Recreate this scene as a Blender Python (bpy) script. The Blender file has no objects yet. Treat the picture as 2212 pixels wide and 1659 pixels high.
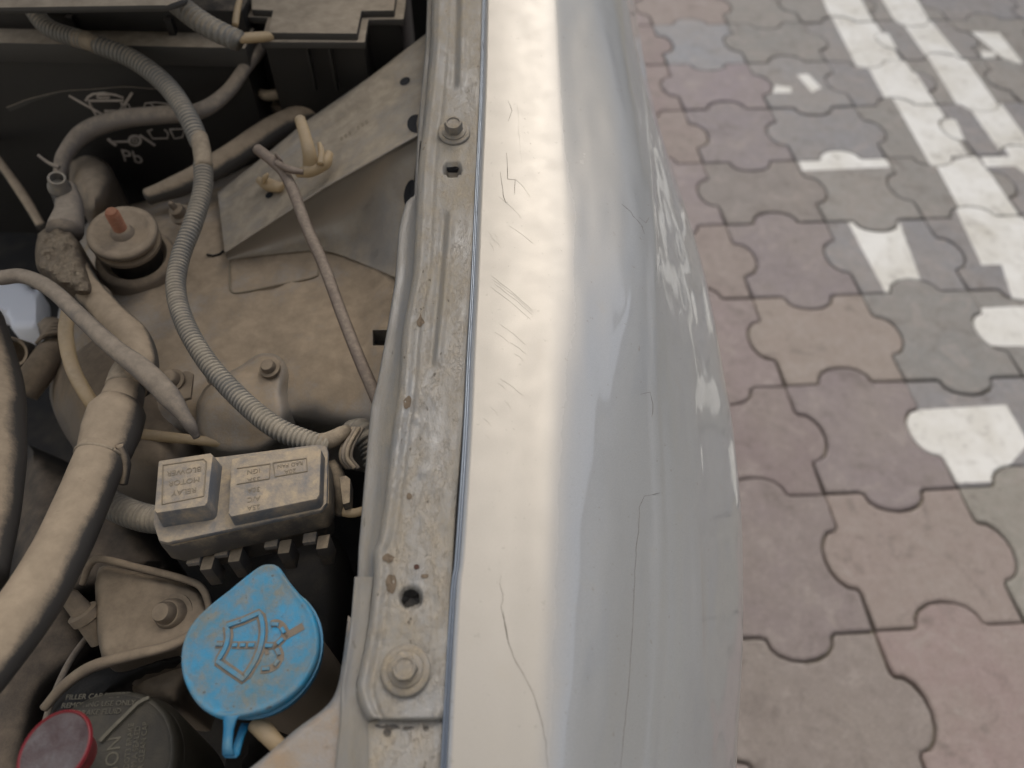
import bpy, bmesh, math, random
from mathutils import Vector, Matrix, noise
from mathutils.geometry import delaunay_2d_cdt
from mathutils.bvhtree import BVHTree
random.seed(7)
SC = bpy.context.scene
COL = SC.collection
R = math.radians

# ------------------------------------------------------------ camera
F = 735.0
PITCH, ROLL, H = R(52.02), R(1.257), 1.2
CELL, YAW, GX, GY = 0.2567, 0.0787, 0.4477, 2.4838
_f = Vector((0, math.cos(PITCH), -math.sin(PITCH)))
_u = Vector((0, math.sin(PITCH), math.cos(PITCH)))
_r = Vector((1, 0, 0))
RT = _r * math.cos(ROLL) + _u * math.sin(ROLL)
UP = -_r * math.sin(ROLL) + _u * math.cos(ROLL)
CAM = Vector((0, 0, H))
cd = bpy.data.cameras.new('camera')
cam = bpy.data.objects.new('camera', cd)
COL.objects.link(cam)
m = Matrix((RT, UP, -_f)).transposed().to_4x4()
m.translation = CAM
cam.matrix_world = m
cd.sensor_width = 36
cd.lens = F / 1024 * 36
cd.clip_start = 0.02
cd.clip_end = 600
cd.dof.use_dof = True
cd.dof.focus_distance = 0.44
cd.dof.aperture_fstop = 5.6
SC.camera = cam

# ------------------------------------------------------------ light
w = bpy.data.worlds.new('World')
SC.world = w
w.use_nodes = True
nt = w.node_tree
nt.nodes.clear()
wo = nt.nodes.new('ShaderNodeOutputWorld')
bg = nt.nodes.new('ShaderNodeBackground')
sk = nt.nodes.new('ShaderNodeTexSky')
sk.sky_type = 'NISHITA'
sk.sun_disc = False
SUN_EL, SUN_AZ = R(55), R(6)        # azimuth from +Y towards +X
sk.sun_elevation = SUN_EL
sk.sun_rotation = SUN_AZ
sk.air_density = 1.0
sk.dust_density = 4.0
sk.ozone_density = 0.6
bg.inputs[1].default_value = 0.15
hs = nt.nodes.new('ShaderNodeHueSaturation')          # bright thin overcast: a pale sky
hs.inputs['Saturation'].default_value = 0.5
nt.links.new(sk.outputs[0], hs.inputs['Color'])
nt.links.new(hs.outputs[0], bg.inputs[0])
nt.links.new(bg.outputs[0], wo.inputs[0])
ld = bpy.data.lights.new('sun', 'SUN')
ld.energy = 0.66
ld.angle = R(56)
ld.color = (1.0, 0.88, 0.72)
lo = bpy.data.objects.new('sun', ld)
COL.objects.link(lo)
sd = Vector((math.sin(SUN_AZ) * math.cos(SUN_EL), math.cos(SUN_AZ) * math.cos(SUN_EL), math.sin(SUN_EL)))
lo.rotation_euler = sd.to_track_quat('Z', 'Y').to_euler()
lo.location = (0, 3, 6)
SC.view_settings.view_transform = 'Standard'
SC.view_settings.look = 'None'
SC.view_settings.exposure = 0.28
SC.view_settings.gamma = 1

# ------------------------------------------------------------ tracing helpers (2212-wide picture coordinates)
S = 2212 / 1024.0
def ray(dx, dy):
    return _f + RT * ((dx / S - 512) / F) - UP * ((dy / S - 384) / F)
def W(dx, dy, z):
    d = ray(dx, dy)
    return CAM + d * ((z - H) / d.z)
def WY(dx, dy, y):
    d = ray(dx, dy)
    return CAM + d * (y / d.y)
RA, RB = 0.845, 0.14
def RP(dx, dy, off=0.0):          # point on the sloping plane of the fender rail
    d = ray(dx, dy)
    t = (RA + off - H) / (d.z - RB * d.y)
    return CAM + d * t
def depth(p): return (p - CAM).dot(_f)
def mpp(p): return depth(p) / F / S   # metres per picture unit at p
def lerp_line(line, t):           # line: list of (dx,dy); x at dy=t
    if t <= line[0][1]:
        a, b = line[0], line[1]
    elif t >= line[-1][1]:
        a, b = line[-2], line[-1]
    else:
        for a, b in zip(line, line[1:]):
            if a[1] <= t <= b[1]: break
    return a[0] + (b[0] - a[0]) * (t - a[1]) / (b[1] - a[1])
def cr(p0, p1, p2, p3, t):
    return 0.5 * ((2 * p1) + (p2 - p0) * t + (2 * p0 - 5 * p1 + 4 * p2 - p3) * t * t + (3 * p1 - p0 - 3 * p2 + p3) * t ** 3)
def spline(pts, n):
    out = []
    P = [pts[0] * 2 - pts[1]] + list(pts) + [pts[-1] * 2 - pts[-2]] if not isinstance(pts[0], float) else [pts[0]] + list(pts) + [pts[-1]]
    for i in range(1, len(P) - 2):
        for k in range(n):
            out.append(cr(P[i - 1], P[i], P[i + 1], P[i + 2], k / n))
    out.append(pts[-1])
    return out
def smooth_line(line, n=8):
    v = [Vector((a, b)) for a, b in line]
    return [(p.x, p.y) for p in spline(v, n)]

# ------------------------------------------------------------ object helpers
def link(name, verts, faces, mat, parent=None, smooth=True, kind=None):
    c = Vector((0, 0, 0))
    for v in verts: c += Vector(v)
    c /= len(verts)
    me = bpy.data.meshes.new(name)
    me.from_pydata([Vector(v) - c for v in verts], [], faces)
    me.update()
    me.materials.append(mat)
    if smooth:
        for p in me.polygons: p.use_smooth = True
    o = bpy.data.objects.new(name, me)
    COL.objects.link(o)
    if parent is not None:
        o.parent = parent
        base = WL[parent.name]
        o.location = c - base
    else:
        o.location = c
    WL[o.name] = c
    if kind: o['kind'] = kind
    return o
WL = {}
def thing(name, label, cat, loc, group=None):
    o = bpy.data.objects.new(name, None)
    COL.objects.link(o)
    o.location = loc
    o.empty_display_size = 0.02
    WL[o.name] = Vector(loc)
    tag(o, label, cat, group)
    return o
def tag(o, label, cat=None, group=None):
    o['label'] = label
    if cat: o['category'] = cat
    if group: o['group'] = group
    return o
def recalc(o, flip=False, bev=0, seg=2, ang=None):
    bm = bmesh.new()
    bm.from_mesh(o.data)
    bmesh.ops.recalc_face_normals(bm, faces=bm.faces)
    if bev:
        es = [e for e in bm.edges if len(e.link_faces) == 2 and e.calc_face_angle(0) > R(ang or 35)]
        bmesh.ops.bevel(bm, geom=es, offset=bev, segments=seg, affect='EDGES', profile=0.6, clamp_overlap=True)
    bm.to_mesh(o.data)
    bm.free()
    for p in o.data.polygons: p.use_smooth = True
    return o
def sharp(o, deg=40):
    try: o.data.set_sharp_from_angle(angle=R(deg))
    except Exception: pass
    return o

def tube(name, pts, mat, parent=None, corr=None, seg=16, step=None, caps=True, flat=1.0):
    """pts: list of (world, radius). corr=(pitch, amplitude)"""
    P = [p for p, r in pts]
    Rr = [r for p, r in pts]
    n = 24
    if corr: Rr = [r * 1.1 for r in Rr]
    cp = spline(P, n)
    rr = []
    for i in range(len(Rr) - 1):
        for k in range(n):
            t = k / n; t = t * t * (3 - 2 * t)
            rr.append(Rr[i] * (1 - t) + Rr[i + 1] * t)
    rr.append(Rr[-1])
    L = [0]
    for a, b in zip(cp, cp[1:]): L.append(L[-1] + (b - a).length)
    tot = L[-1]
    if step is None: step = (corr[0] / 8 if corr else min(Rr) * 0.6)
    N = max(6, int(tot / step))
    verts, faces = [], []
    j = 0
    T0 = (cp[1] - cp[0]).normalized()
    nrm = T0.orthogonal().normalized()
    prev = None
    for i in range(N + 1):
        s = tot * i / N
        while j < len(L) - 2 and L[j + 1] < s: j += 1
        t = (s - L[j]) / max(1e-9, L[j + 1] - L[j])
        p = cp[j].lerp(cp[j + 1], t)
        r = rr[j] * (1 - t) + rr[j + 1] * t
        T = (cp[j + 1] - cp[j]).normalized()
        nrm = (nrm - T * nrm.dot(T)).normalized()
        b = T.cross(nrm)
        if corr:
            ph = (s / corr[0]) % 1.0
            q = min(1.0, 0.5 + 0.85 * math.cos(2 * math.pi * ph) + 0.25) if 0.5 + 0.85 * math.cos(2 * math.pi * ph) > -0.25 else 0.0
            r *= 1 - corr[1] * (1 - q)
        for k in range(seg):
            a = 2 * math.pi * k / seg
            verts.append(p + nrm * math.cos(a) * r + b * math.sin(a) * r * flat)
        if i:
            o0, o1 = (i - 1) * seg, i * seg
            for k in range(seg):
                k2 = (k + 1) % seg
                faces.append((o0 + k, o0 + k2, o1 + k2, o1 + k))
    if caps:
        faces.append(tuple(range(seg))[::-1])
        faces.append(tuple(range(N * seg, N * seg + seg)))
    return link(name, verts, faces, mat, parent)
def T(pts, rpx=None):
    """picture polyline [(dx,dy,z[,r])] -> [(world, radius metres)]"""
    out = []
    for p in pts:
        wpt = W(p[0], p[1], p[2])
        r = p[3] if len(p) > 3 else rpx
        out.append((wpt, r * mpp(wpt)))
    return out
def lathe(name, c, axis, prof, mat, parent=None, seg=32, cap=True):
    axis = axis.normalized()
    a = axis.orthogonal().normalized()
    b = axis.cross(a)
    verts, faces = [], []
    for r, h in prof:
        for k in range(seg):
            t = 2 * math.pi * k / seg
            verts.append(c + axis * h + a * math.cos(t) * r + b * math.sin(t) * r)
    for i in range(1, len(prof)):
        for k in range(seg):
            k2 = (k + 1) % seg
            faces.append(((i - 1) * seg + k, (i - 1) * seg + k2, i * seg + k2, i * seg + k))
    if cap:
        faces.append(tuple(range(seg))[::-1])
        faces.append(tuple(range((len(prof) - 1) * seg, len(prof) * seg)))
    return sharp(link(name, verts, faces, mat, parent), 50)
def plate(name, outline, thick, mat, parent=None, bev=0.0015, n=Vector((0, 0, 1)), seg=2, taper=0.0):
    k = len(outline)
    c = sum(outline, Vector()) / k
    lo_ = [c + (p - c) * (1 + taper) - n * thick for p in outline]
    verts = list(outline) + lo_
    faces = [tuple(range(k)), tuple(range(2 * k - 1, k - 1, -1))]
    for i in range(k):
        j = (i + 1) % k
        faces.append((i, i + k, j + k, j))
    o = link(name, verts, faces, mat, parent)
    return sharp(recalc(o, bev=bev, seg=seg, ang=30), 45)
def box(name, lo_, hi, mat, parent=None, bev=0.002, M=None):
    x0, y0, z0 = lo_; x1, y1, z1 = hi
    v = [Vector(p) for p in ((x0, y0, z1), (x1, y0, z1), (x1, y1, z1), (x0, y1, z1))]
    if M: 
        v = [M @ p for p in v]
        n = (M.to_3x3() @ Vector((0, 0, 1)))
    else: n = Vector((0, 0, 1))
    return plate(name, v, z1 - z0, mat, parent, bev, n)
def blob(name, outline, zf, edge, drop, mat, parent=None, step=10, skirt=0.06, rough=0.0, holes=()):
    """pressed sheet: traced outline, smooth edge that rolls down; zf(dx,dy) height"""
    pts = [Vector(p) for p in smooth_line(list(outline) + [outline[0]], 5)[:-1]]
    n = len(pts)
    xs = [p.x for p in pts]; ys = [p.y for p in pts]
    def inside(x, y, P=pts):
        c = False
        m_ = len(P)
        for i in range(m_):
            a, b = P[i], P[(i + 1) % m_]
            if (a.y > y) != (b.y > y) and x < (b.x - a.x) * (y - a.y) / (b.y - a.y) + a.x: c = not c
        return c
    def dist(x, y):
        q = Vector((x, y)); best = 1e9
        for i in range(n):
            a, b = pts[i], pts[(i + 1) % n]
            ab = b - a
            t = max(0, min(1, (q - a).dot(ab) / max(ab.length_squared, 1e-9)))
            best = min(best, (a + ab * t - q).length)
        return best
    allp = list(pts)
    y = min(ys)
    while y < max(ys):
        x = min(xs)
        while x < max(xs):
            if inside(x, y) and dist(x, y) > step * 0.5: allp.append(Vector((x, y)))
            x += step
        y += step
    es = [(i, (i + 1) % n) for i in range(n)]
    hp = []
    for h in holes:
        base = len(allp)
        hv = [Vector(p) for p in h]
        allp += hv
        es += [(base + i, base + (i + 1) % len(hv)) for i in range(len(hv))]
        hp.append(hv)
    v2, e2, f2, _, _, _ = delaunay_2d_cdt(allp, es, [], 0, 1e-4)
    verts, faces = [], []
    D = []
    for v in v2:
        d = dist(v.x, v.y); D.append(d)
        t = min(1, d / edge)
        z = zf(v.x, v.y) - drop * (1 - math.sqrt(max(0, 1 - (1 - t) ** 2)))
        if rough: z += rough * noise.noise(Vector((v.x, v.y, 0)) * 0.02)
        verts.append(W(v.x, v.y, z))
    for f in f2:
        c = sum((v2[i] for i in f), Vector((0, 0))) / len(f)
        if inside(c.x, c.y) and not any(inside(c.x, c.y, h) for h in hp): faces.append(tuple(f))
    k = len(verts)
    # skirts on every open edge
    cnt = {}
    for f in faces:
        for a, b in zip(f, f[1:] + f[:1]):
            cnt[(min(a, b), max(a, b))] = cnt.get((min(a, b), max(a, b)), 0) + 1
    low = {}
    for (a, b), c_ in list(cnt.items()):
        if c_ == 1:
            for i in (a, b):
                if i not in low:
                    low[i] = len(verts)
                    dd = skirt if D[i] < 1 else 0.012
                    verts.append(verts[i] - Vector((0, 0, dd)))
            faces.append((a, b, low[b], low[a]))
    o = link(name, verts, faces, mat, parent)
    return sharp(recalc(o), 60)
def arc(cx, cy, rx, ry, a0, a1, n=16):
    return [(cx + rx * math.cos(R(a0 + (a1 - a0) * i / n)), cy + ry * math.sin(R(a0 + (a1 - a0) * i / n))) for i in range(n + 1)]
def ribbon(name, pts, nrm, wid, mat, parent=None, h=0.0004):
    """a thin raised stroke along world points"""
    verts, faces = [], []
    n = len(pts)
    for i, p in enumerate(pts):
        t = (pts[min(i + 1, n - 1)] - pts[max(i - 1, 0)]).normalized()
        nn = nrm[i] if isinstance(nrm, list) else nrm
        s = t.cross(nn).normalized()
        ww = wid[i] if isinstance(wid, list) else wid
        verts += [p - s * ww / 2 - nn * 0.001, p - s * ww * 0.4 + nn * h, p + s * ww * 0.4 + nn * h, p + s * ww / 2 - nn * 0.001]
        if i:
            a = 4 * (i - 1); b = 4 * i
            for k in range(3): faces.append((a + k, a + k + 1, b + k + 1, b + k))
    faces.append((0, 1, 2, 3)); faces.append((4 * n - 1, 4 * n - 2, 4 * n - 3, 4 * n - 4))
    return link(name, verts, faces, mat, parent, smooth=False)
def joinmesh(name, objs, parent=None, kind=None):
    """join freshly made pieces of one thing into ONE mesh"""
    verts, faces = [], []
    mat = objs[0].data.materials[0]
    for o in objs:
        b = len(verts)
        c = WL[o.name]
        verts += [c + v.co for v in o.data.vertices]
        faces += [tuple(b + i for i in p.vertices) for p in o.data.polygons]
    for o in objs:
        me = o.data
        del WL[o.name]
        bpy.data.objects.remove(o); bpy.data.meshes.remove(me)
    return link(name, verts, faces, mat, parent, smooth=False, kind=kind)
def text(name, s, size, origin, xdir, ydir, mat, parent, lift=0.0004, ext=0.0002, space=1.0):
    cu = bpy.data.curves.new('t', 'FONT')
    cu.body = s; cu.size = size; cu.align_x = 'CENTER'; cu.align_y = 'CENTER'
    cu.extrude = ext; cu.space_character = space; cu.resolution_u = 3
    to = bpy.data.objects.new('t', cu)
    COL.objects.link(to)
    dg = bpy.context.evaluated_depsgraph_get()
    me = to.evaluated_get(dg).to_mesh()
    xd = xdir.normalized(); n = xd.cross(ydir).normalized(); yd = n.cross(xd)
    vs = [origin + xd * v.co.x + yd * v.co.y + n * (v.co.z + lift) for v in me.vertices]
    fs = [tuple(p.vertices) for p in me.polygons]
    to.evaluated_get(dg).to_mesh_clear()
    bpy.data.objects.remove(to)
    bpy.data.curves.remove(cu)
    return link(name, vs, fs, mat, parent, smooth=False)

# ------------------------------------------------------------ materials
def NT(name):
    ma = bpy.data.materials.new(name)
    ma.use_nodes = True
    t = ma.node_tree
    t.nodes.clear()
    o = t.nodes.new('ShaderNodeOutputMaterial')
    b = t.nodes.new('ShaderNodeBsdfPrincipled')
    t.links.new(b.outputs[0], o.inputs[0])
    return ma, t, b
def nd(t, typ, **kw):
    n = t.nodes.new(typ)
    for k, v in kw.items(): setattr(n, k, v)
    return n
def mathn(t, op, a, b=None, clamp=False):
    n = nd(t, 'ShaderNodeMath', operation=op, use_clamp=clamp)
    for i, v in enumerate((a, b)):
        if v is None: continue
        if isinstance(v, (int, float)): n.inputs[i].default_value = v
        else: t.links.new(v, n.inputs[i])
    return n.outputs[0]
def noisen(t, vec, scale, detail=4, rough=0.6, dist=0.0):
    n = nd(t, 'ShaderNodeTexNoise')
    n.inputs['Scale'].default_value = scale
    n.inputs['Detail'].default_value = detail
    n.inputs['Roughness'].default_value = rough
    n.inputs['Distortion'].default_value = dist
    t.links.new(vec, n.inputs['Vector'])
    return n.outputs['Fac']
def remap(t, v, a, b, c=0, d=1):
    n = nd(t, 'ShaderNodeMapRange')
    n.inputs[1].default_value = a; n.inputs[2].default_value = b
    n.inputs[3].default_value = c; n.inputs[4].default_value = d
    t.links.new(v, n.inputs[0])
    return n.outputs[0]
def mix(t, fac, a, b):
    n = nd(t, 'ShaderNodeMix', data_type='RGBA')
    if isinstance(fac, (int, float)): n.inputs[0].default_value = fac
    else: t.links.new(fac, n.inputs[0])
    for i, v in ((6, a), (7, b)):
        if isinstance(v, tuple): n.inputs[i].default_value = (*v, 1)
        else: t.links.new(v, n.inputs[i])
    return n.outputs[2]
def dusty(name, base, dust, amt=0.6, up=0.5, rough=0.45, metal=0.0, bump=0.3, scale=30, dust2=None, speck=0.0, grain=900, coat=0.0, stretch=None, bdist=0.0006, crust=0.0):
    """worn surface under patchy dust that lies thicker where the surface faces up"""
    ma, t, b = NT(name)
    tc = nd(t, 'ShaderNodeTexCoord').outputs['Object']
    if stretch:
        mp = nd(t, 'ShaderNodeMapping'); mp.inputs['Scale'].default_value = stretch
        t.links.new(tc, mp.inputs[0]); tc = mp.outputs[0]
    g = nd(t, 'ShaderNodeNewGeometry')
    sx = nd(t, 'ShaderNodeSeparateXYZ'); t.links.new(g.outputs['Normal'], sx.inputs[0])
    upf = remap(t, sx.outputs[2], 0.0, 1.0, -up, up)
    n1 = noisen(t, tc, scale, 6, 0.62, 0.4)
    n2 = noisen(t, tc, scale * 4.5, 5, 0.65)
    n3 = noisen(t, tc, grain, 3, 0.6)
    f = mathn(t, 'ADD', mathn(t, 'MULTIPLY', n1, 1.3), mathn(t, 'MULTIPLY', n2, 0.5))
    f = mathn(t, 'ADD', f, upf)
    f = mathn(t, 'ADD', f, mathn(t, 'MULTIPLY', n3, 0.25))
    f = remap(t, f, 1.42 - amt, 1.95 - amt, 0.0, 1.0)
    d2 = dust2 or tuple(c * 0.7 for c in dust)
    dc = mix(t, remap(t, n2, 0.35, 0.65), d2, dust)
    col = mix(t, f, base, dc)
    if speck:
        n4 = noisen(t, tc, scale * 9, 2, 0.5)
        col = mix(t, remap(t, n4, 0.70, 0.76, 0, speck), col, (0.05, 0.035, 0.025))
    if crust:
        n5 = noisen(t, tc, 210, 3, 0.6, 2.5)
        ab = mathn(t, 'ABSOLUTE', mathn(t, 'SUBTRACT', n5, 0.5))
        ln = mathn(t, 'MULTIPLY', remap(t, ab, 0.0, 0.035, 1, 0), remap(t, n2, 0.42, 0.55))
        col = mix(t, mathn(t, 'MULTIPLY', ln, 0.6 * crust), col, (0.22, 0.18, 0.13))
    t.links.new(col, b.inputs['Base Color'])
    t.links.new(remap(t, f, 0, 1, rough, 0.85), b.inputs['Roughness'])
    t.links.new(remap(t, f, 0, 1, metal, metal * 0.2), b.inputs['Metallic'])
    b.inputs['Coat Weight'].default_value = coat
    if bump:
        bn = nd(t, 'ShaderNodeBump')
        bn.inputs['Strength'].default_value = bump
        bn.inputs['Distance'].default_value = bdist
        hh = mathn(t, 'ADD', mathn(t, 'MULTIPLY', n3, 0.6), mathn(t, 'MULTIPLY', n2, 1.0))
        hh = mathn(t, 'ADD', hh, mathn(t, 'MULTIPLY', f, 0.5))
        if crust: hh = mathn(t, 'SUBTRACT', hh, mathn(t, 'MULTIPLY', ln, crust * 0.8))
        t.links.new(hh, bn.inputs['Height'])
        t.links.new(bn.outputs[0], b.inputs['Normal'])
    return ma
TAN = (0.27, 0.21, 0.145)
M = {}
M['apron'] = dusty('dusty_silver_apron', (0.46, 0.44, 0.41), (0.44, 0.345, 0.24), 0.60, 0.35, 0.32, 0.6, 0.3, 17, dust2=(0.31, 0.245, 0.17), grain=600, crust=0.25)
M['brace'] = dusty('dusty_silver_brace', (0.42, 0.40, 0.37), (0.42, 0.36, 0.275), 0.60, 0.40, 0.30, 0.7, 0.25, 18, grain=600)
M['drum'] = dusty('dusty_grey_drum', (0.24, 0.21, 0.18), (0.30, 0.235, 0.165), 0.66, 0.5, 0.42, 0.3, 0.2, 16)
M['rail'] = dusty('crusty_silver_rail', (0.31, 0.305, 0.29), (0.40, 0.34, 0.25), 0.56, 0.12, 0.42, 0.35, 0.7, 34, dust2=(0.29, 0.255, 0.195), speck=0.7, grain=1100, bdist=0.0006, stretch=(1, 0.5, 1), crust=0.55)
M['flange'] = dusty('dusty_flange', (0.24, 0.24, 0.235), (0.29, 0.26, 0.205), 0.5, 0.2, 0.42, 0.4, 0.4, 30, speck=0.4, stretch=(1, 0.3, 1), crust=0.3)
M['panel'] = dusty('brown_dusty_panel', (0.31, 0.31, 0.31), (0.36, 0.265, 0.175), 0.55, 0.2, 0.40, 0.4, 0.5, 16, dust2=(0.33, 0.285, 0.225), speck=0.6, crust=0.4)
M['bolt'] = dusty('dusty_bolt', (0.26, 0.25, 0.235), (0.40, 0.34, 0.25), 0.58, 0.2, 0.35, 0.6, 0.5, 90, speck=0.3, crust=0.8)
M['hose'] = dusty('dusty_rubber_hose', (0.06, 0.055, 0.05), (0.42, 0.33, 0.23), 0.66, 0.85, 0.6, 0, 0.15, 22, dust2=(0.33, 0.26, 0.18), speck=0.15)
M['cable'] = dusty('dusty_grey_cable', (0.17, 0.15, 0.135), (0.36, 0.30, 0.23), 0.66, 0.4, 0.5, 0, 0.2, 25)
M['conduit'] = dusty('dusty_conduit', (0.20, 0.195, 0.18), (0.40, 0.35, 0.27), 0.60, 0.5, 0.45, 0, 0.1, 25, dust2=(0.28, 0.245, 0.19))
M['tape'] = dusty('dusty_tape', (0.24, 0.20, 0.15), (0.42, 0.34, 0.24), 0.72, 0.3, 0.5, 0, 0.5, 40)
M['black'] = dusty('dusty_black_plastic', (0.016, 0.015, 0.014), (0.22, 0.18, 0.13), 0.28, 0.35, 0.5, 0, 0.25, 26, dust2=(0.09, 0.075, 0.06), speck=0.3)
M['resv'] = dusty('reservoir_plastic', (0.028, 0.026, 0.02), (0.085, 0.075, 0.055), 0.38, 0.25, 0.5, 0, 0.3, 26, dust2=(0.05, 0.045, 0.035))
M['shade'] = dusty('shaded_casting', (0.03, 0.026, 0.022), (0.20, 0.155, 0.11), 0.42, 0.4, 0.6, 0.1, 0.4, 14)  # darker copy of the cast metal, shade put into its colour
M['lid'] = dusty('dust_covered_lid', (0.05, 0.048, 0.045), (0.40, 0.335, 0.25), 0.46, 0.75, 0.5, 0, 0.2, 20, speck=0.2)
M['relaylid'] = dusty('relay_lid', (0.14, 0.15, 0.165), (0.48, 0.38, 0.255), 0.62, 0.18, 0.5, 0, 0.4, 44, dust2=(0.38, 0.315, 0.23))
M['relay'] = dusty('relay_body', (0.09, 0.085, 0.08), (0.42, 0.335, 0.23), 0.66, 0.3, 0.5, 0, 0.25, 34)
M['rod'] = dusty('rusty_rod', (0.19, 0.145, 0.115), (0.33, 0.27, 0.21), 0.5, 0.3, 0.5, 0.2, 0.4, 60)
M['rust'] = dusty('rusty_thread', (0.30, 0.12, 0.065), (0.42, 0.22, 0.13), 0.5, 0.2, 0.7, 0.1, 0.5, 90)
M['clip'] = dusty('yellowed_clip', (0.46, 0.345, 0.20), (0.44, 0.35, 0.24), 0.4, 0.3, 0.5, 0, 0.2, 50)
M['crust'] = dusty('crusty_terminal', (0.16, 0.125, 0.09), (0.40, 0.32, 0.22), 0.65, 0.2, 0.7, 0, 1.0, 60, speck=0.8, bdist=0.0015, crust=1.0)
M['metal'] = dusty('cast_metal', (0.21, 0.175, 0.14), (0.36, 0.285, 0.20), 0.68, 0.5, 0.45, 0.3, 0.25, 20)
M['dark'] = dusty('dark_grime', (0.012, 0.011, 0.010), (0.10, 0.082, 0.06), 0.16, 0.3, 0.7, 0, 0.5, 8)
M['hole'] = dusty('dark_hole', (0.012, 0.013, 0.016), (0.02, 0.02, 0.02), 0.2, 0.0, 0.8, 0, 0.0, 30)
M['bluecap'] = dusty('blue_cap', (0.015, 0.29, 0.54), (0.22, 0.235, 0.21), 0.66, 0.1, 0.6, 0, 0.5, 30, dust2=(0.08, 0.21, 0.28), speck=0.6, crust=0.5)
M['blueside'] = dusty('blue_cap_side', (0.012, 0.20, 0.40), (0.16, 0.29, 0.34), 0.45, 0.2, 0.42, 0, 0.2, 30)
M['bluedirt'] = dusty('dirt_in_relief', (0.20, 0.165, 0.125), (0.27, 0.22, 0.16), 0.5, 0.1, 0.8, 0, 0.3, 60)
M['red'] = dusty('red_cap_side', (0.19, 0.012, 0.018), (0.17, 0.05, 0.045), 0.25, 0.2, 0.4, 0, 0.1, 40)
M['redtop'] = dusty('red_cap_dusty_top', (0.055, 0.03, 0.03), (0.17, 0.16, 0.165), 0.55, 0.1, 0.5, 0, 0.7, 30, dust2=(0.15, 0.12, 0.12))
M['text'] = dusty('moulded_letters', (0.10, 0.093, 0.07), (0.17, 0.155, 0.115), 0.5, 0.1, 0.7, 0, 0.1, 90)
M['print'] = dusty('worn_print', (0.50, 0.45, 0.40), (0.30, 0.25, 0.21), 0.5, 0.0, 0.6, 0, 0.1, 60)
M['emboss'] = dusty('embossed_line', (0.24, 0.20, 0.14), (0.30, 0.24, 0.17), 0.5, 0.0, 0.8, 0, 0.1, 60)
M['pale'] = dusty('sunlit_ground_tone', (0.72, 0.75, 0.80), (0.6, 0.6, 0.6), 0.1, 0.1, 0.4, 0, 0.1, 20)  # near-white colour paints in ground brightened by the sun
M['lip'] = dusty('fender_lip', (0.22, 0.25, 0.29), (0.28, 0.285, 0.29), 0.25, 0.1, 0.28, 0.7, 0.15, 60)
M['darkrust'] = dusty('chipped_rust', (0.07, 0.03, 0.02), (0.11, 0.06, 0.045), 0.5, 0, 0.8, 0, 0.3, 200)
M['crack'] = dusty('crack_line', (0.12, 0.105, 0.085), (0.18, 0.16, 0.13), 0.5, 0, 0.8, 0, 0, 200)
M['scratch'] = dusty('scuffed_paint', (0.42, 0.385, 0.32), (0.48, 0.44, 0.37), 0.5, 0, 0.6, 0, 0, 200)
M['sand'] = dusty('joint_sand', (0.19, 0.17, 0.115), (0.30, 0.26, 0.19), 0.5, 0, 0.9, 0, 0.6, 12)
M['seal'] = dusty('brown_dirt_spot', (0.16, 0.12, 0.08), (0.21, 0.16, 0.11), 0.5, 0, 0.8, 0, 0.4, 120)

def silver():
    ma, t, b = NT('silver_metallic_paint')
    tc = nd(t, 'ShaderNodeTexCoord').outputs['Object']
    n1 = noisen(t, tc, 3.5, 3, 0.5)
    n2 = noisen(t, tc, 2200, 2, 0.6)
    n3 = noisen(t, tc, 60, 4, 0.6)
    col = mix(t, remap(t, n2, 0.3, 0.7), (0.37, 0.38, 0.385), (0.47, 0.48, 0.485))
    mp = nd(t, 'ShaderNodeMapping'); mp.inputs['Scale'].default_value = (120, 3, 120)
    t.links.new(tc, mp.inputs[0])
    col = mix(t, remap(t, noisen(t, mp.outputs[0], 1, 4, 0.6), 0.35, 0.7, 0, 0.35), col, (0.45, 0.45, 0.44))
    col = mix(t, remap(t, n3, 0.62, 0.8, 0, 0.25), col, (0.45, 0.40, 0.32))
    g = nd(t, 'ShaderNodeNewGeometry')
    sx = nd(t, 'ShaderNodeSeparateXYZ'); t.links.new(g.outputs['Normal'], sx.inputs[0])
    lit_dust = remap(t, sx.outputs[2], 0.84, 0.995, 0.0, 0.40)          # level top: thin dust, its tan also paints in the warm light
    col = mix(t, mathn(t, 'MULTIPLY', lit_dust, 1.7), col, (0.40, 0.345, 0.255))
    n7 = noisen(t, tc, 300, 2, 0.5)
    col = mix(t, remap(t, n7, 0.70, 0.76, 0, 0.5), col, (0.27, 0.24, 0.19))
    t.links.new(col, b.inputs['Base Color'])
    b.inputs['Metallic'].default_value = 0.35
    t.links.new(remap(t, n3, 0.3, 0.7, 0.44, 0.54), b.inputs['Roughness'])
    b.inputs['Coat Weight'].default_value = 1.0
    b.inputs['Coat IOR'].default_value = 1.65
    t.links.new(mathn(t, 'ADD', lit_dust, remap(t, n3, 0.35, 0.75, 0.02, 0.07)), b.inputs['Coat Roughness'])
    bn = nd(t, 'ShaderNodeBump'); bn.inputs['Strength'].default_value = 0.10; bn.inputs['Distance'].default_value = 0.0002
    t.links.new(n2, bn.inputs['Height']); t.links.new(bn.outputs[0], b.inputs['Normal'])
    b2 = nd(t, 'ShaderNodeBump'); b2.inputs['Strength'].default_value = 0.02; b2.inputs['Distance'].default_value = 0.002
    t.links.new(noisen(t, tc, 26, 2, 0.4), b2.inputs['Height']); t.links.new(b2.outputs[0], b.inputs['Coat Normal'])
    return ma
M['silver'] = silver()

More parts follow.
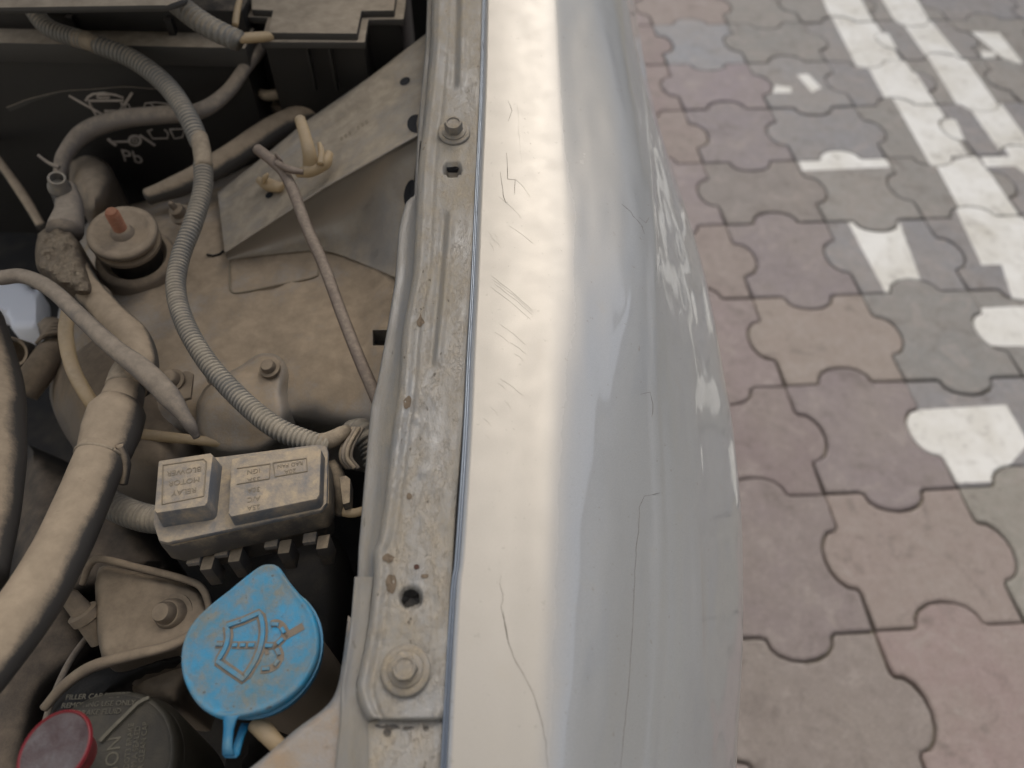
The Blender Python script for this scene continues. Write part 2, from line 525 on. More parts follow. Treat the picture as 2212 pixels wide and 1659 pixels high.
def paver_mat(polys=None, name='concrete_paver'):
    ma, t, b = NT(name)
    tc = nd(t, 'ShaderNodeTexCoord').outputs['Object']
    oi = nd(t, 'ShaderNodeObjectInfo')
    ad = nd(t, 'ShaderNodeVectorMath', operation='ADD')
    mu = nd(t, 'ShaderNodeVectorMath', operation='SCALE'); mu.inputs[3].default_value = 9.0
    cmb = nd(t, 'ShaderNodeCombineXYZ'); t.links.new(oi.outputs['Random'], cmb.inputs[0]); t.links.new(oi.outputs['Random'], cmb.inputs[2])
    t.links.new(cmb.outputs[0], mu.inputs[0]); t.links.new(tc, ad.inputs[0]); t.links.new(mu.outputs[0], ad.inputs[1])
    v = ad.outputs[0]
    n1 = noisen(t, v, 7, 6, 0.62, 0.3); n2 = noisen(t, v, 45, 5, 0.65); n3 = noisen(t, v, 330, 3, 0.6)
    base = oi.outputs['Color']
    col = mix(t, remap(t, n1, 0.38, 0.66, 0.0, 0.45), base, (0.31, 0.275, 0.24))
    n8 = noisen(t, v, 16, 5, 0.7, 0.8)
    col = mix(t, remap(t, n8, 0.54, 0.66, 0, 0.5), col, (0.37, 0.33, 0.30))
    col = mix(t, remap(t, n8, 0.44, 0.34, 0, 0.45), col, (0.15, 0.125, 0.11))
    dk = nd(t, 'ShaderNodeMix', data_type='RGBA', blend_type='MULTIPLY')
    t.links.new(remap(t, n2, 0.3, 0.7, 0.35, 0.0), dk.inputs[0]); t.links.new(col, dk.inputs[6]); dk.inputs[7].default_value = (0.55, 0.5, 0.45, 1)
    col = dk.outputs[2]
    gr = nd(t, 'ShaderNodeMix', data_type='RGBA', blend_type='MULTIPLY')
    t.links.new(remap(t, n3, 0.3, 0.7, 0.42, 0.0), gr.inputs[0]); t.links.new(col, gr.inputs[6]); gr.inputs[7].default_value = (0.5, 0.5, 0.5, 1)
    col = gr.outputs[2]
    n6 = noisen(t, v, 170, 2, 0.5)
    col = mix(t, remap(t, n6, 0.66, 0.74, 0, 0.55), col, (0.13, 0.115, 0.10))
    col = mix(t, remap(t, n6, 0.33, 0.27, 0, 0.35), col, (0.38, 0.36, 0.33))
    if polys:
        sx = nd(t, 'ShaderNodeSeparateXYZ'); t.links.new(tc, sx.inputs[0])
        tot = None
        for P in polys:
            k = len(P)
            area = sum(P[i][0] * P[(i + 1) % k][1] - P[(i + 1) % k][0] * P[i][1] for i in range(k))
            sgn = 1 if area > 0 else -1
            mn = None
            for i in range(k):
                (ax, ay), (bx, by) = P[i], P[(i + 1) % k]
                l = math.hypot(bx - ax, by - ay)
                nx, ny = -(by - ay) / l * sgn, (bx - ax) / l * sgn
                d = mathn(t, 'ADD', mathn(t, 'MULTIPLY', sx.outputs[0], nx), mathn(t, 'MULTIPLY', sx.outputs[1], ny))
                d = mathn(t, 'SUBTRACT', d, nx * ax + ny * ay)
                mn = d if mn is None else mathn(t, 'MINIMUM', mn, d)
            tot = mn if tot is None else mathn(t, 'MAXIMUM', tot, mn)
        tot = mathn(t, 'ADD', tot, remap(t, n2, 0.3, 0.7, -0.0012, 0.0012))
        msk = remap(t, tot, -0.0008, 0.0012)
        wear = remap(t, mathn(t, 'ADD', mathn(t, 'MULTIPLY', n1, 0.5), mathn(t, 'MULTIPLY', n2, 0.6)), 0.60, 0.72, 1.0, 0.55)
        pc = mix(t, remap(t, n1, 0.4, 0.7), (0.66, 0.655, 0.62), (0.52, 0.50, 0.44))
        pc = mix(t, remap(t, n2, 0.52, 0.72, 0, 0.5), pc, (0.42, 0.40, 0.36))
        col = mix(t, mathn(t, 'MULTIPLY', msk, wear), col, pc)
    t.links.new(col, b.inputs['Base Color'])
    b.inputs['Roughness'].default_value = 0.72
    b.inputs['Specular IOR Level'].default_value = 0.35
    bn = nd(t, 'ShaderNodeBump'); bn.inputs['Strength'].default_value = 0.5; bn.inputs['Distance'].default_value = 0.0015
    t.links.new(mathn(t, 'ADD', n3, n2), bn.inputs['Height']); t.links.new(bn.outputs[0], b.inputs['Normal'])
    return ma

# ------------------------------------------------------------ ground
gnd = link('ground', [(-60, -40, -0.012), (60, -40, -0.012), (60, 120, -0.012), (-60, 120, -0.012)], [(0, 1, 2, 3)], M['sand'], smooth=False)
gnd['kind'] = 'structure'
def knob(sgn):
    """edge from (0,0) to (1,0) with a mushroom bump of height sgn*h"""
    pts = [(0.0, 0.0), (0.255, 0.0)]
    for i in range(9):
        a = math.pi * i / 8
        pts.append((0.5 - 0.215 * math.cos(a) * (1 + 0.04 * math.sin(a)), sgn * (0.018 + 0.148 * math.sin(a))))
    pts.append((0.745, 0.0))
    return pts
def paver_mesh(vert, seed=0):
    rj = random.Random(seed)
    out = []
    tb = 1 if vert else -1
    for e in range(4):
        s = tb if e % 2 == 0 else -tb
        for (u, h) in knob(-s):        # negative h = outwards of the cell (edge direction ccw, outside on the right)
            x, y = u - 0.5, -0.5 + h
            a = e * math.pi / 2
            out.append(Vector((x * math.cos(a) - y * math.sin(a), x * math.sin(a) + y * math.cos(a))))
    n = len(out)
    def inset(P, d):
        q = []
        for i in range(n):
            a, b, c = P[i - 1], P[i], P[(i + 1) % n]
            e1 = (b - a).normalized(); e2 = (c - b).normalized()
            n1 = Vector((-e1.y, e1.x)); n2 = Vector((-e2.y, e2.x))
            m_ = (n1 + n2)
            m_ = m_.normalized() / max(0.6, m_.normalized().dot(n1))
            q.append(b + m_ * d)
        return q
    P = [p * CELL + Vector((rj.uniform(-1, 1), rj.uniform(-1, 1))) * 0.0007 for p in out]
    rings = [(inset(P, 0.0017), -0.03), (inset(P, 0.0017), -0.0045), (inset(P, 0.0028), -0.0015), (inset(P, 0.0070), 0.0)]
    verts, faces = [], []
    for pr, z in rings: verts += [(p.x, p.y, z) for p in pr]
    for k in range(3):
        for i in range(n):
            j = (i + 1) % n
            faces.append((k * n + i, k * n + j, (k + 1) * n + j, (k + 1) * n + i))
    faces.append(tuple(range(3 * n, 4 * n)))
    me = bpy.data.meshes.new('paver')
    me.from_pydata(verts, [], faces)
    me.update()
    for i, p in enumerate(me.polygons): p.use_smooth = i < 3 * n
    me.materials.append(M['paver'])
    return me
M['paver'] = paver_mat()
PM = [[paver_mesh(True, k_) for k_ in range(4)], [paver_mesh(False, 9 + k_) for k_ in range(4)]]
cy, sy = math.cos(YAW), math.sin(YAW)
def grid2w(u, v):
    gx, gy = u * CELL, -v * CELL
    return Vector((GX + gx * cy - gy * sy, GY + gx * sy + gy * cy, 0))
def w2local(p, i, j):
    c = grid2w(i + 0.5, j + 0.5)
    d = p - c
    return (d.x * cy + d.y * sy, -d.x * sy + d.y * cy)
def a3(x, y): return ((2400 + x * .7378) / 1.8228, y * .7378 / 1.8228)
def a4(x, y): return ((2700 + x * .6027) / 1.8228, (900 + y * .6027) / 1.8228)
PAINT = {
 (2, -1): [(a3, [(1110, -60), (1310, -60), (1410, 120), (1190, 120)])],
 (2, 0): [(a3, [(1170, 60), (1400, 90), (1565, 335), (1490, 390), (1340, 390)])],
 (3, 0): [(a3, [(1380, 165), (1490, 180), (1545, 280), (1390, 280)]), (a3, [(1560, 120), (1710, 105), (1895, 325), (1700, 315)])],
 (2, 1): [(a3, [(1365, 330), (1580, 300), (1750, 570), (1490, 570)])],
 (2, 2): [(a3, [(1500, 500), (1750, 550), (1925, 850), (1840, 930), (1740, 930)])],
 (3, 2): [(a3, [(1740, 620), (1850, 640), (1900, 760), (1740, 760)]), (a3, [(1930, 590), (2090, 550), (2270, 800), (2090, 820)])],
 (2, 3): [(a3, [(1740, 880), (1965, 830), (2195, 1165), (1895, 1165)])],
 (2, 4): [(a3, [(1820, 1060), (2400, 1060), (2400, 1410), (1985, 1415)]), (a3, [(2080, 1380), (2400, 1380), (2400, 1690), (2180, 1690)])],
 (3, -1): [(a3, [(1420, -60), (1610, -60), (1715, 125), (1650, 175), (1555, 165)])],
 (3, 1): [(a3, [(1680, 270), (1900, 310), (2085, 570), (2040, 630), (1900, 630)])],
 (3, 3): [(a3, [(2080, 750), (2300, 780), (2400, 1050), (2180, 900)]), (a3, [(1980, 835), (2300, 835), (2300, 885), (2010, 890)])],
 (4, 0): [(a3, [(1930, 170), (2080, 175), (2210, 345), (2120, 330)]), (a3, [(1980, 270), (2060, 280), (2060, 325), (1990, 320)])],
 (1, 1): [(a3, [(1000, 400), (1060, 395), (1130, 470), (1080, 495)]), (a3, [(880, 455), (970, 465), (970, 497), (865, 497)])],
 (1, 3): [(a3, [(980, 760), (1500, 760), (1500, 893), (1030, 912)])],
 (1, 4): [(a3, [(1265, 1170), (1545, 1170), (1665, 1500), (1490, 1590)])],
 (2, 5): [(a4, [(1800, 520), (2400, 495), (2400, 770), (1800, 760)])],
 (1, 6): [(a4, [(1400, 1185), (2095, 1148), (2240, 1400), (2030, 1650), (1750, 1660), (1400, 1350)])],
}
REDC = [(0.235, 0.19, 0.178), (0.24, 0.198, 0.188), (0.225, 0.192, 0.190), (0.245, 0.205, 0.182)]
GRYC = [(0.235, 0.23, 0.22), (0.24, 0.235, 0.215), (0.225, 0.222, 0.22), (0.24, 0.232, 0.21)]
SPEC = {(0, 0): (0.215, 0.225, 0.235), (0, 1): (0.235, 0.185, 0.19), (0, 2): (0.21, 0.175, 0.175), (0, 3): (0.215, 0.185, 0.155), (0, 4): (0.205, 0.165, 0.16),
        (0, 5): (0.265, 0.205, 0.155), (0, 6): (0.225, 0.175, 0.165), (0, 7): (0.275, 0.205, 0.165), (0, 8): (0.28, 0.19, 0.165), (-1, 8): (0.235, 0.19, 0.155),
        (-1, 7): (0.215, 0.165, 0.15), (-1, 6): (0.225, 0.165, 0.15), (1, 0): (0.205, 0.20, 0.175), (1, 7): (0.25, 0.235, 0.18), (1, 5): (0.215, 0.21, 0.185)}
rp = random.Random(3)
paver_n = 0
for j in range(-5, 13):
    for i in range(-7, 9):
        if i < -4 and j < 2: continue
        me = PM[(i + j) % 2][rp.randrange(4)]
        if (i, j) in PAINT:
            polys = []
            for fn, P in PAINT[(i, j)]:
                q = [fn(*p) for p in P]
                polys.append([w2local(W(x, y, 0), i, j) for x, y in q])
            me = me.copy()
            me.materials[0] = paver_mat(polys, 'painted_paver')
        o = bpy.data.objects.new('paver', me)
        COL.objects.link(o)
        c = grid2w(i + 0.5, j + 0.5)
        o.parent = gnd
        o.location = c + Vector((rp.uniform(-.0008, .0008), rp.uniform(-.0008, .0008), rp.uniform(-0.0015, 0.0015))) - WL['ground']
        o.rotation_euler = (rp.uniform(-.006, .006), rp.uniform(-.006, .006), YAW + rp.uniform(-.006, .006))
        cc = SPEC.get((i, j)) or (rp.choice(REDC) if i < 1 else rp.choice(GRYC))
        if (i, j) in SPEC:
            g_ = sum(cc) / 3
            cc = tuple(1.08 * (g_ + (v_ - g_) * 0.62) for v_ in cc)
        k = rp.uniform(0.96, 1.04)
        o.color = (cc[0] * k * 1.16, cc[1] * k * 1.16, cc[2] * k * 1.19, 1)

# ------------------------------------------------------------ car body
car = thing('car', 'silver car with its hood open over a dust covered engine bay', 'car', (-0.75, 0.5, 0.0))
def byy(line, off):
    """traced line on a plane parallel to the rail plane -> x as a function of y"""
    pts = [RP(a, b, off) for a, b in smooth_line(line, 6)]
    pts.sort(key=lambda p: p.y)
    return pts
def xat(pts, y):
    if y <= pts[0].y:
        a, b = pts[0], pts[3]
        return a.x + (b.x - a.x) * max(-1.0, (y - a.y) / (b.y - a.y)) 
    if y >= pts[-1].y:
        a, b = pts[-4], pts[-1]
        return b.x + (b.x - a.x) / (b.y - a.y) * min(y - b.y, 0.25)
    for a, b in zip(pts, pts[1:]):
        if a.y <= y <= b.y:
            return a.x + (b.x - a.x) * (y - a.y) / max(1e-9, b.y - a.y)
E0 = [(1050, 0), (1045, 200), (1036, 400), (1028, 600), (1020, 760), (1012, 945), (995, 1210), (989, 1244), (976, 1469), (967, 1659)]
LB = [(1120, 0), (1120, 300), (1115, 700), (1105, 1100), (1080, 1659)]
LC = [(1185, 0), (1195, 300), (1205, 700), (1205, 1100), (1190, 1659)]
LD = [(1222, 0), (1245, 300), (1275, 620), (1298, 900), (1308, 1300), (1288, 1659)]
LE = [(1300, 0), (1350, 220), (1385, 480), (1405, 850), (1415, 1100), (1418, 1300), (1395, 1659)]
LF = [(1345, 0), (1400, 260), (1448, 560), (1482, 850), (1502, 1150), (1508, 1400), (1490, 1659)]
LG = [(1370, 0), (1395, 150), (1430, 300), (1480, 450), (1520, 580), (1562, 800), (1585, 950), (1600, 1150), (1603, 1350), (1590, 1659)]
LINES = (E0, LB, LC, LD, LE, LF, LG)
OFF_NEAR = (0.0050, 0.0052, 0.0036, -0.0125, -0.043, -0.076, -0.16)
OFF_FAR = (0.0050, 0.0050, 0.0034, -0.0022, -0.024, -0.062, -0.16)
FLN = [(byy(l, o), o) for l, o in zip(LINES, OFF_NEAR)]
FLF = [(byy(l, o), o) for l, o in zip(LINES, OFF_FAR)]
def proj(p):
    d = p - CAM
    z = max(d.dot(_f), 0.02)
    return (512 + F * d.dot(RT) / z) * S, (384 - F * d.dot(UP) / z) * S
def fender_profile(y):
    zb = RA + RB * y
    t = max(0, min(1, (y - 0.15) / 0.22)); t = t * t * (3 - 2 * t)
    pts = []
    for (ln, on), (lf_, of_) in zip(FLN, FLF):
        pts.append(Vector((xat(ln, y) * (1 - t) + xat(lf_, y) * t, zb + on * (1 - t) + of_ * t)))
    g = pts[-1]
    pts += [g + Vector((0.001, -0.035)), g + Vector((-0.006, -0.09)), g + Vector((-0.03, -0.25)), g + Vector((-0.06, -0.45))]
    return spline(pts, 10)
BEAD = [(1470, 400), (1482, 560), (1492, 760), (1502, 1000), (1507, 1250), (1512, 1450), (1530, 1560), (1535, 1700)]
CRS = [(1352, 0), (1395, 250), (1412, 500), (1416, 850), (1424, 1100), (1424, 1300), (1404, 1659)]
ys = [-0.16 + 1.42 * i / 300 for i in range(301)]
verts, faces = [], []
lips = []
for a, y in enumerate(ys):
    pr = fender_profile(y)
    e = pr[0]
    zr = RA + RB * y
    row = [Vector((e.x - 0.0006, zr - 0.004)), Vector((e.x - 0.0006, zr + 0.0024)), Vector((e.x + 0.0002, e.y))] + pr[1:]
    lips.append([Vector((e.x - 0.0036, y, zr - 0.012)), Vector((e.x - 0.0036, y, zr - 0.0012)), Vector((e.x - 0.0031, y, zr + 0.0004)), Vector((e.x - 0.0022, y, zr + 0.0002)), Vector((e.x - 0.0015, y, zr - 0.0014)), Vector((e.x - 0.0007, y, zr + 0.0012))])
    nrow = len(row)
    for q_, p in enumerate(row):
        v = Vector((p.x, y, p.y))
        if 3 < q_ < nrow - 8:
            pa, pb_ = row[q_ - 1], row[q_ + 1]
            tt = (pb_ - pa).normalized()
            nn = Vector((-tt.y, 0, tt.x))
            if nn.z < 0 and q_ < 30: nn = -nn
            if nn.x < 0 and q_ >= 30: nn = -nn
            dx_, dy_ = proj(v)
            h_ = 0.0
            if dy_ > 420:
                h_ += 0.0018 * math.exp(-((dx_ - lerp_line(BEAD, dy_)) / 5.5) ** 2) * min(1, (dy_ - 420) / 120)
            h_ += 0.0013 * math.exp(-((dx_ - lerp_line(CRS, dy_)) / 5.5) ** 2)
            cw = max(0, min(1, (dx_ - 1215) / 40)) 
            h_ += cw * 0.0007 * noise.noise(Vector((v.x * 38, v.y * 11, v.z * 20)))
            h_ += cw * 0.00025 * noise.noise(Vector((v.x * 110, v.y * 30, v.z * 60)))
            v += nn * h_
        verts.append(v)
nr = len(row)
for a in range(len(ys) - 1):
    for k in range(nr - 1):
        faces.append((a * nr + k, a * nr + k + 1, (a + 1) * nr + k + 1, (a + 1) * nr + k))
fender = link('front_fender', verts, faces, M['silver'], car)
fender['label'] = 'silver front fender with cracked and scratched paint'
recalc(fender)
lv = [p for r_ in lips for p in r_]
lf = [(a * 6 + k, a * 6 + k + 1, a * 6 + k + 7, a * 6 + k + 6) for a in range(len(ys) - 1) for k in range(5)]
recalc(link('fender_lip', lv, lf, M['lip'], car))
bvh = BVHTree.FromPolygons(verts, faces)
def onf(dx, dy, lift=0.00006):
    d = ray(dx, dy).normalized()
    h, n, i, ds = bvh.ray_cast(CAM, d, 5)
    if h is None: return None, None
    if n.dot(d) > 0: n = -n
    return h + n * lift, n
rc = random.Random(11)
def crack(pts, wpx, name='paint_crack', mat='crack', jag=2.0, sub=6):
    q = []
    P = [Vector(p) for p in pts]
    for a, b in zip(P, P[1:]):
        m_ = max(1, int((b - a).length / 12 * sub / 6))
        for k in range(m_):
            p = a.lerp(b, k / m_)
            q.append((p.x + rc.uniform(-jag, jag), p.y + rc.uniform(-jag, jag)))
    q.append(tuple(P[-1]))
    pp, nn, ww = [], [], []
    for i, (x, y) in enumerate(q):
        h, n = onf(x, y)
        if h is None: continue
        pp.append(h); nn.append(n)
        e = min(1, 0.35 + 3.0 * min(i, len(q) - 1 - i) / len(q))
        ww.append((0.28 if name == 'scratch' else 0.62) * wpx * mpp(h) * e * rc.uniform(0.6, 1.2))
    if len(pp) > 1:
        o = ribbon(name, pp, nn, ww, M[mat], fender, h=0.00004)
        return o
# long cracks and short scratches traced on the paint
crack([(1083, 1243), (1078, 1262), (1088, 1285), (1083, 1310), (1090, 1345), (1099, 1390), (1110, 1420), (1130, 1455), (1150, 1495), (1165, 1540), (1178, 1600), (1183, 1659)], 2.6, jag=1.2)
crack([(1087, 1320), (1091, 1350), (1096, 1380), (1100, 1392)], 3.6, jag=0.8)
crack([(1385, 850), (1403, 848), (1409, 862), (1408, 900)], 2.4)
crack([(1425, 1065), (1392, 1072), (1381, 1095), (1380, 1150), (1375, 1175), (1370, 1260), (1366, 1350), (1358, 1480), (1350, 1560), (1340, 1659)], 2.2, jag=0.9)
crack([(1100, 218), (1105, 240), (1098, 262)], 2.4)
crack([(1094, 330), (1095, 365), (1098, 385), (1112, 390), (1112, 420)], 2.6)
crack([(1080, 372), (1083, 395), (1088, 420), (1090, 435), (1097, 437)], 2.4)
crack([(1382, 470), (1395, 480), (1402, 470)], 2.2)
crack([(1345, 440), (1385, 485), (1392, 505)], 2.4)
for (x0, y0, x1, y1) in [(1060, 595, 1150, 670), (1063, 603, 1150, 674), (1060, 620, 1146, 690), (1070, 615, 1150, 680), (1100, 488, 1150, 525), (1078, 425, 1125, 470), (1112, 385, 1145, 425),
                         (1080, 700, 1135, 745), (1070, 718, 1100, 742), (1102, 740, 1135, 765), (1080, 818, 1130, 855), (1075, 828, 1092, 842), (1112, 765, 1130, 780), (1060, 880, 1075, 898),
                         (1045, 905, 1060, 920), (1055, 500, 1064, 520), (1062, 512, 1070, 530), (1068, 505, 1076, 522), (1058, 525, 1067, 545), (1072, 522, 1080, 536), (1050, 940, 1058, 955), (1090, 866, 1105, 886)]:
    crack([(x0, y0), ((x0 + x1) / 2 + 2, (y0 + y1) / 2 - 1), (x1, y1)], rc.uniform(1.0, 2.0), 'scratch', 'scratch', jag=0.6)
for (x, y0, y1) in [(1044, 195, 225), (1040, 320, 345), (1030, 500, 540), (1025, 560, 595), (1019, 655, 705), (1016, 720, 740), (1005, 935, 955)]:
    crack([(x - 0.5, y0), (x - 1.5, y1)], 3.2, 'rust_chip', 'darkrust', jag=0.8)
crack([(1118, 225), (1122, 300), (1128, 360)], 1.3, 'scratch', 'scratch', jag=1.0)
for k in range(46):
    x, y = rc.uniform(1040, 1240), rc.uniform(60, 1640)
    crack([(x, y), (x + rc.uniform(-3, 3), y + rc.uniform(1.5, 4))], rc.uniform(1.2, 2.2), 'stone_chip', 'crack', jag=0.2)

# ---- unseen buildings, added for the fender's clear coat to mirror
M['stucco'] = dusty('cream_stucco', (0.62, 0.57, 0.47), (0.68, 0.62, 0.50), 0.5, 0, 0.8, 0, 0.2, 1.2)
M['white'] = dusty('white_stucco', (0.74, 0.75, 0.76), (0.66, 0.66, 0.64), 0.4, 0, 0.8, 0, 0.2, 1.5)
M['glass'] = dusty('blue_window_glass', (0.05, 0.10, 0.17), (0.10, 0.16, 0.22), 0.4, 0, 0.08, 0, 0, 3)
M['roof'] = dusty('grey_roof_sheet', (0.20, 0.21, 0.22), (0.30, 0.28, 0.25), 0.4, 0.2, 0.6, 0, 0.2, 2)
def added_house(x0, y0, x1, y1, h, mat, label, cat='building'):
    b = thing('added_house', label, cat, ((x0 + x1) / 2, (y0 + y1) / 2, 0))
    box('wall', (x0, y0, 0), (x1, y1, h), M[mat], b, bev=0.02)
    box('roof', (x0 - .3, y0 - .3, h), (x1 + .3, y1 + .3, h + .18), M['roof'], b, bev=0.02)
    for fl_ in range(int(h / 2.8)):
        z = 1.0 + fl_ * 2.8
        n = int((x1 - x0) / 2.2)
        for q in range(n):
            x = x0 + (q + 0.5) * (x1 - x0) / n
            box('window', (x - .55, y0 - .06, z), (x + .55, y0 + .02, z + 1.2), M['glass'], b, bev=0.01)
        n = int((y1 - y0) / 2.2)
        for q in range(n):
            y = y0 + (q + 0.5) * (y1 - y0) / n
            box('window', (x0 - .06, y - .55, z), (x0 + .02, y + .55, z + 1.2), M['glass'], b, bev=0.01)
    return b
added_house(2.9, 6.8, 11.0, 13.0, 5.8, 'white', 'unseen white two storey building, added for the fender to mirror')
added_house(7.5, -3.0, 12.0, 5.0, 3.4, 'stucco', 'unseen low cream building, added on the right for the fender to mirror')
M['brick'] = dusty('grey_render', (0.42, 0.41, 0.39), (0.48, 0.465, 0.44), 0.5, 0, 0.8, 0, 0.2, 1.2)
added_house(-7.0, -8.0, 3.0, -2.2, 6.0, 'brick', 'unseen tall grey building, added to cut sky light from the front')  # added blocker: keeps front sky light off the bay

# ---- the rail on top of the inner wing, built as a fine pressed strip
R1 = [(950, -250), (934, 0), (932, 75), (919, 225), (904, 350), (898, 470), (891, 590), (869, 715), (861, 829), (844, 954), (829, 1079), (816, 1160), (804, 1195), (806, 1244), (791, 1369), (772, 1460), (769, 1490), (780, 1530), (793, 1552)]
R4 = [(1052, -250), (1045, 0), (1040, 200), (1031, 400), (1022, 600), (1010, 713), (999, 912), (982, 1110), (974, 1262), (967, 1480), (962, 1552)]
BX = [(987, -250), (984, 0), (978, 200), (958, 470), (944, 640), (929, 790)]
BR = [(1004, -250), (1001, 0), (996, 200), (975, 470), (962, 640), (945, 790)]
def ss(a, b, x):
    t = max(0, min(1, (x - a) / (b - a)))
    return t * t * (3 - 2 * t)
def railh(dx, dy, s, wd):
    px = s * wd
    h = 0.0
    h -= 0.0022 * (1 - ss(0, 7, px))                       # rolled left edge
    h += 0.0016 * math.exp(-((px - 17) / 7) ** 2)          # long bead beside it
    h -= 0.0012 * math.exp(-((px - 34) / 6) ** 2)
    for y0, y1 in ((-400, 190), (455, 790)):
        a = ss(y0 - 6, y0 + 12, dy) * (1 - ss(y1 - 12, y1 + 6, dy))
        if a > 0:
            h -= a * 0.0024 * math.exp(-((dx - lerp_line(BX, dy)) / 8.5) ** 2)
            h += a * 0.0020 * math.exp(-((dx - lerp_line(BR, dy)) / 8) ** 2)
    if 790 < dy < 1400:
        h += 0.0008 * noise.noise(Vector((dx * 0.035, dy * 0.014, 3))) * ss(790, 860, dy)
        h += 0.0004 * noise.noise(Vector((dx * 0.12, dy * 0.06, 8))) * ss(790, 860, dy)
    h += 0.0003 * noise.noise(Vector((dx * 0.05, dy * 0.03, 1)))
    h -= 0.002 * ss(wd - 12, wd, px) * 0.6
    return h
SR = smooth_line(R1, 5); SR4 = smooth_line(R4, 5)
outl = []
rows = 330; cols = 44
rv, rf = [], []
SLOT = (977, 366, 19, 11)
HOLE = (887, 1292, 24, 24)
def dead(x, y):
    if abs(x - SLOT[0]) < SLOT[2] - SLOT[3]: dd = abs(y - SLOT[1]) / SLOT[3]
    else: dd = math.hypot(abs(x - SLOT[0]) - (SLOT[2] - SLOT[3]), y - SLOT[1]) / SLOT[3]
    return dd
for a in range(rows + 1):
    dy = -250 + 1802 * a / rows
    xl, xr = lerp_line(SR, dy), lerp_line(SR4, dy)
    if dy > 1536:                               # rounded lower end
        xr -= 8 * ss(1536, 1552, dy)
    for c in range(cols + 1):
        s = c / cols
        dx = xl + (xr - xl) * s
        p = RP(dx, dy)
        h = railh(dx, dy, s, xr - xl)
        for hx, hy, hr in ((HOLE[0], HOLE[1], HOLE[2]),):
            d_ = math.hypot(dx - hx, dy - hy)
            h -= 0.007 * (1 - ss(hr - 4, hr + 3, d_))
        dd = dead(dx, dy)
        h -= 0.012 * (1 - ss(0.85, 1.2, dd))
        for qx, qy, qr in ((915, 1018, 12), (930, 860, 18), (896, 905, 9)):
            d_ = math.hypot(dx - qx, dy - qy)
            h += 0.0014 * math.exp(-(d_ / qr) ** 2)
        rv.append(p + Vector((0, 0, h)))
for a in range(rows):
    for c in range(cols):
        i = a * (cols + 1) + c
        rf.append((i, i + 1, i + cols + 2, i + cols + 1))
k = len(rv)
for c in range(cols + 1):                       # front end wall
    rv.append(rv[rows * (cols + 1) + c] + Vector((0, 0, -0.0035)))
for c in range(cols): rf.append((rows * (cols + 1) + c, rows * (cols + 1) + c + 1, k + c + 1, k + c))
k = len(rv)
for a in range(rows + 1): rv.append(rv[a * (cols + 1)] + Vector((-0.001, 0, -0.006)))
for a in range(rows): rf.append((a * (cols + 1), (a + 1) * (cols + 1), k + a + 1, k + a))
k = len(rv)
for a in range(rows + 1): rv.append(rv[a * (cols + 1) + cols] + Vector((0.0005, 0, -0.02)))
for a in range(rows): rf.append((a * (cols + 1) + cols, (a + 1) * (cols + 1) + cols, k + a + 1, k + a))
rail = link('fender_rail', rv, rf, M['rail'], car)
rail['label'] = 'long crusty metal rail between the engine bay and the fender'
recalc(rail)
rbvh = BVHTree.FromPolygons(rv, rf)
def onr(dx, dy, lift=0.0002):
    d = ray(dx, dy).normalized()
    h, n, i, ds = rbvh.ray_cast(CAM, d, 5)
    if h is None: return RP(dx, dy, 0.0005), Vector((0, -0.1, 1)).normalized()
    if n.dot(d) > 0: n = -n
    return h + n * lift, n
def patch(name, cx, cy, rx, ry, mat, parent, seed, n=20, lift=0.0003, tri=0.0):
    r_ = random.Random(seed)
    ph = [r_.uniform(0.75, 1.2) for _ in range(n)]
    pts = []
    for i in range(n):
        a = 2 * math.pi * i / n
        k_ = (ph[i] + ph[i - 1]) / 2
        yy = math.sin(a)
        xx = math.cos(a) * (1 + tri * yy)
        pts.append(onr(cx + rx * xx * k_, cy + ry * yy * k_, lift)[0])
    c, _ = onr(cx, cy, lift)
    vs = [c] + pts
    fs = [(0, 1 + (i + 1) % n, 1 + i) for i in range(n)]
    return link(name, vs, fs, M[mat], parent, smooth=False)
patch('dirt_spot', 908, 692, 7, 13, 'seal', rail, 2, tri=0.8)
patch('dirt_spot', 845, 1262, 12, 22, 'seal', rail, 3)
patch('dirt_spot', 880, 870, 9, 14, 'seal', rail, 4)
patch('dirt_spot', 838, 1205, 12, 10, 'seal', rail, 5)
patch('dirt_spot', 900, 1225, 6, 6, 'darkrust', rail, 6)
patch('dirt_spot', 917, 1245, 10, 5, 'seal', rail, 7)
patch('dirt_spot', 884, 1072, 6, 8, 'seal', rail, 8)
for q in ((916, 1012, 14, 12), (887, 1290, 20, 22)):
    pass
# recess bottom seen in the round hole, dark inside of the slot
patch('hole_plug', HOLE[0], HOLE[1], 21, 21, 'dark', rail, 12, n=24, lift=0.0004)
patch('slot_shadow_gap', SLOT[0], SLOT[1], 15, 7.5, 'hole', rail, 13, n=24, lift=0.0006)

# ---- lower flange left of the rail with its wall dropping into the bay
R0 = [(940, -250), (926, 0), (922, 100), (908, 250), (900, 380), (898, 424), (880, 436), (869, 475), (864, 500), (857, 605), (839, 715), (819, 825), (805, 879), (794, 1004), (779, 1180), (776, 1250), (764, 1350), (750, 1460), (745, 1540)]
vs, fs = [], []
N = 260
for a in range(N + 1):
    dy = -250 + 1790 * a / N
    x0 = lerp_line(R0, dy); x1 = lerp_line(SR, dy) + 6
    top = RP(x1, dy) + Vector((0, 0, -0.004))
    p1 = RP(x0 + (x1 - x0) * 0.55, dy, -0.010)
    p0 = RP(x0, dy, -0.010)
    lipp = p0 + Vector((0, 0, 0.0012))
    vs += [top, p1, p0 + Vector((0.0018, 0, 0)), lipp, p0 + Vector((-0.0012, 0, -0.001)), p0 + Vector((-0.0005, 0, -0.03)), p0 + Vector((0.02, 0, -0.30))]
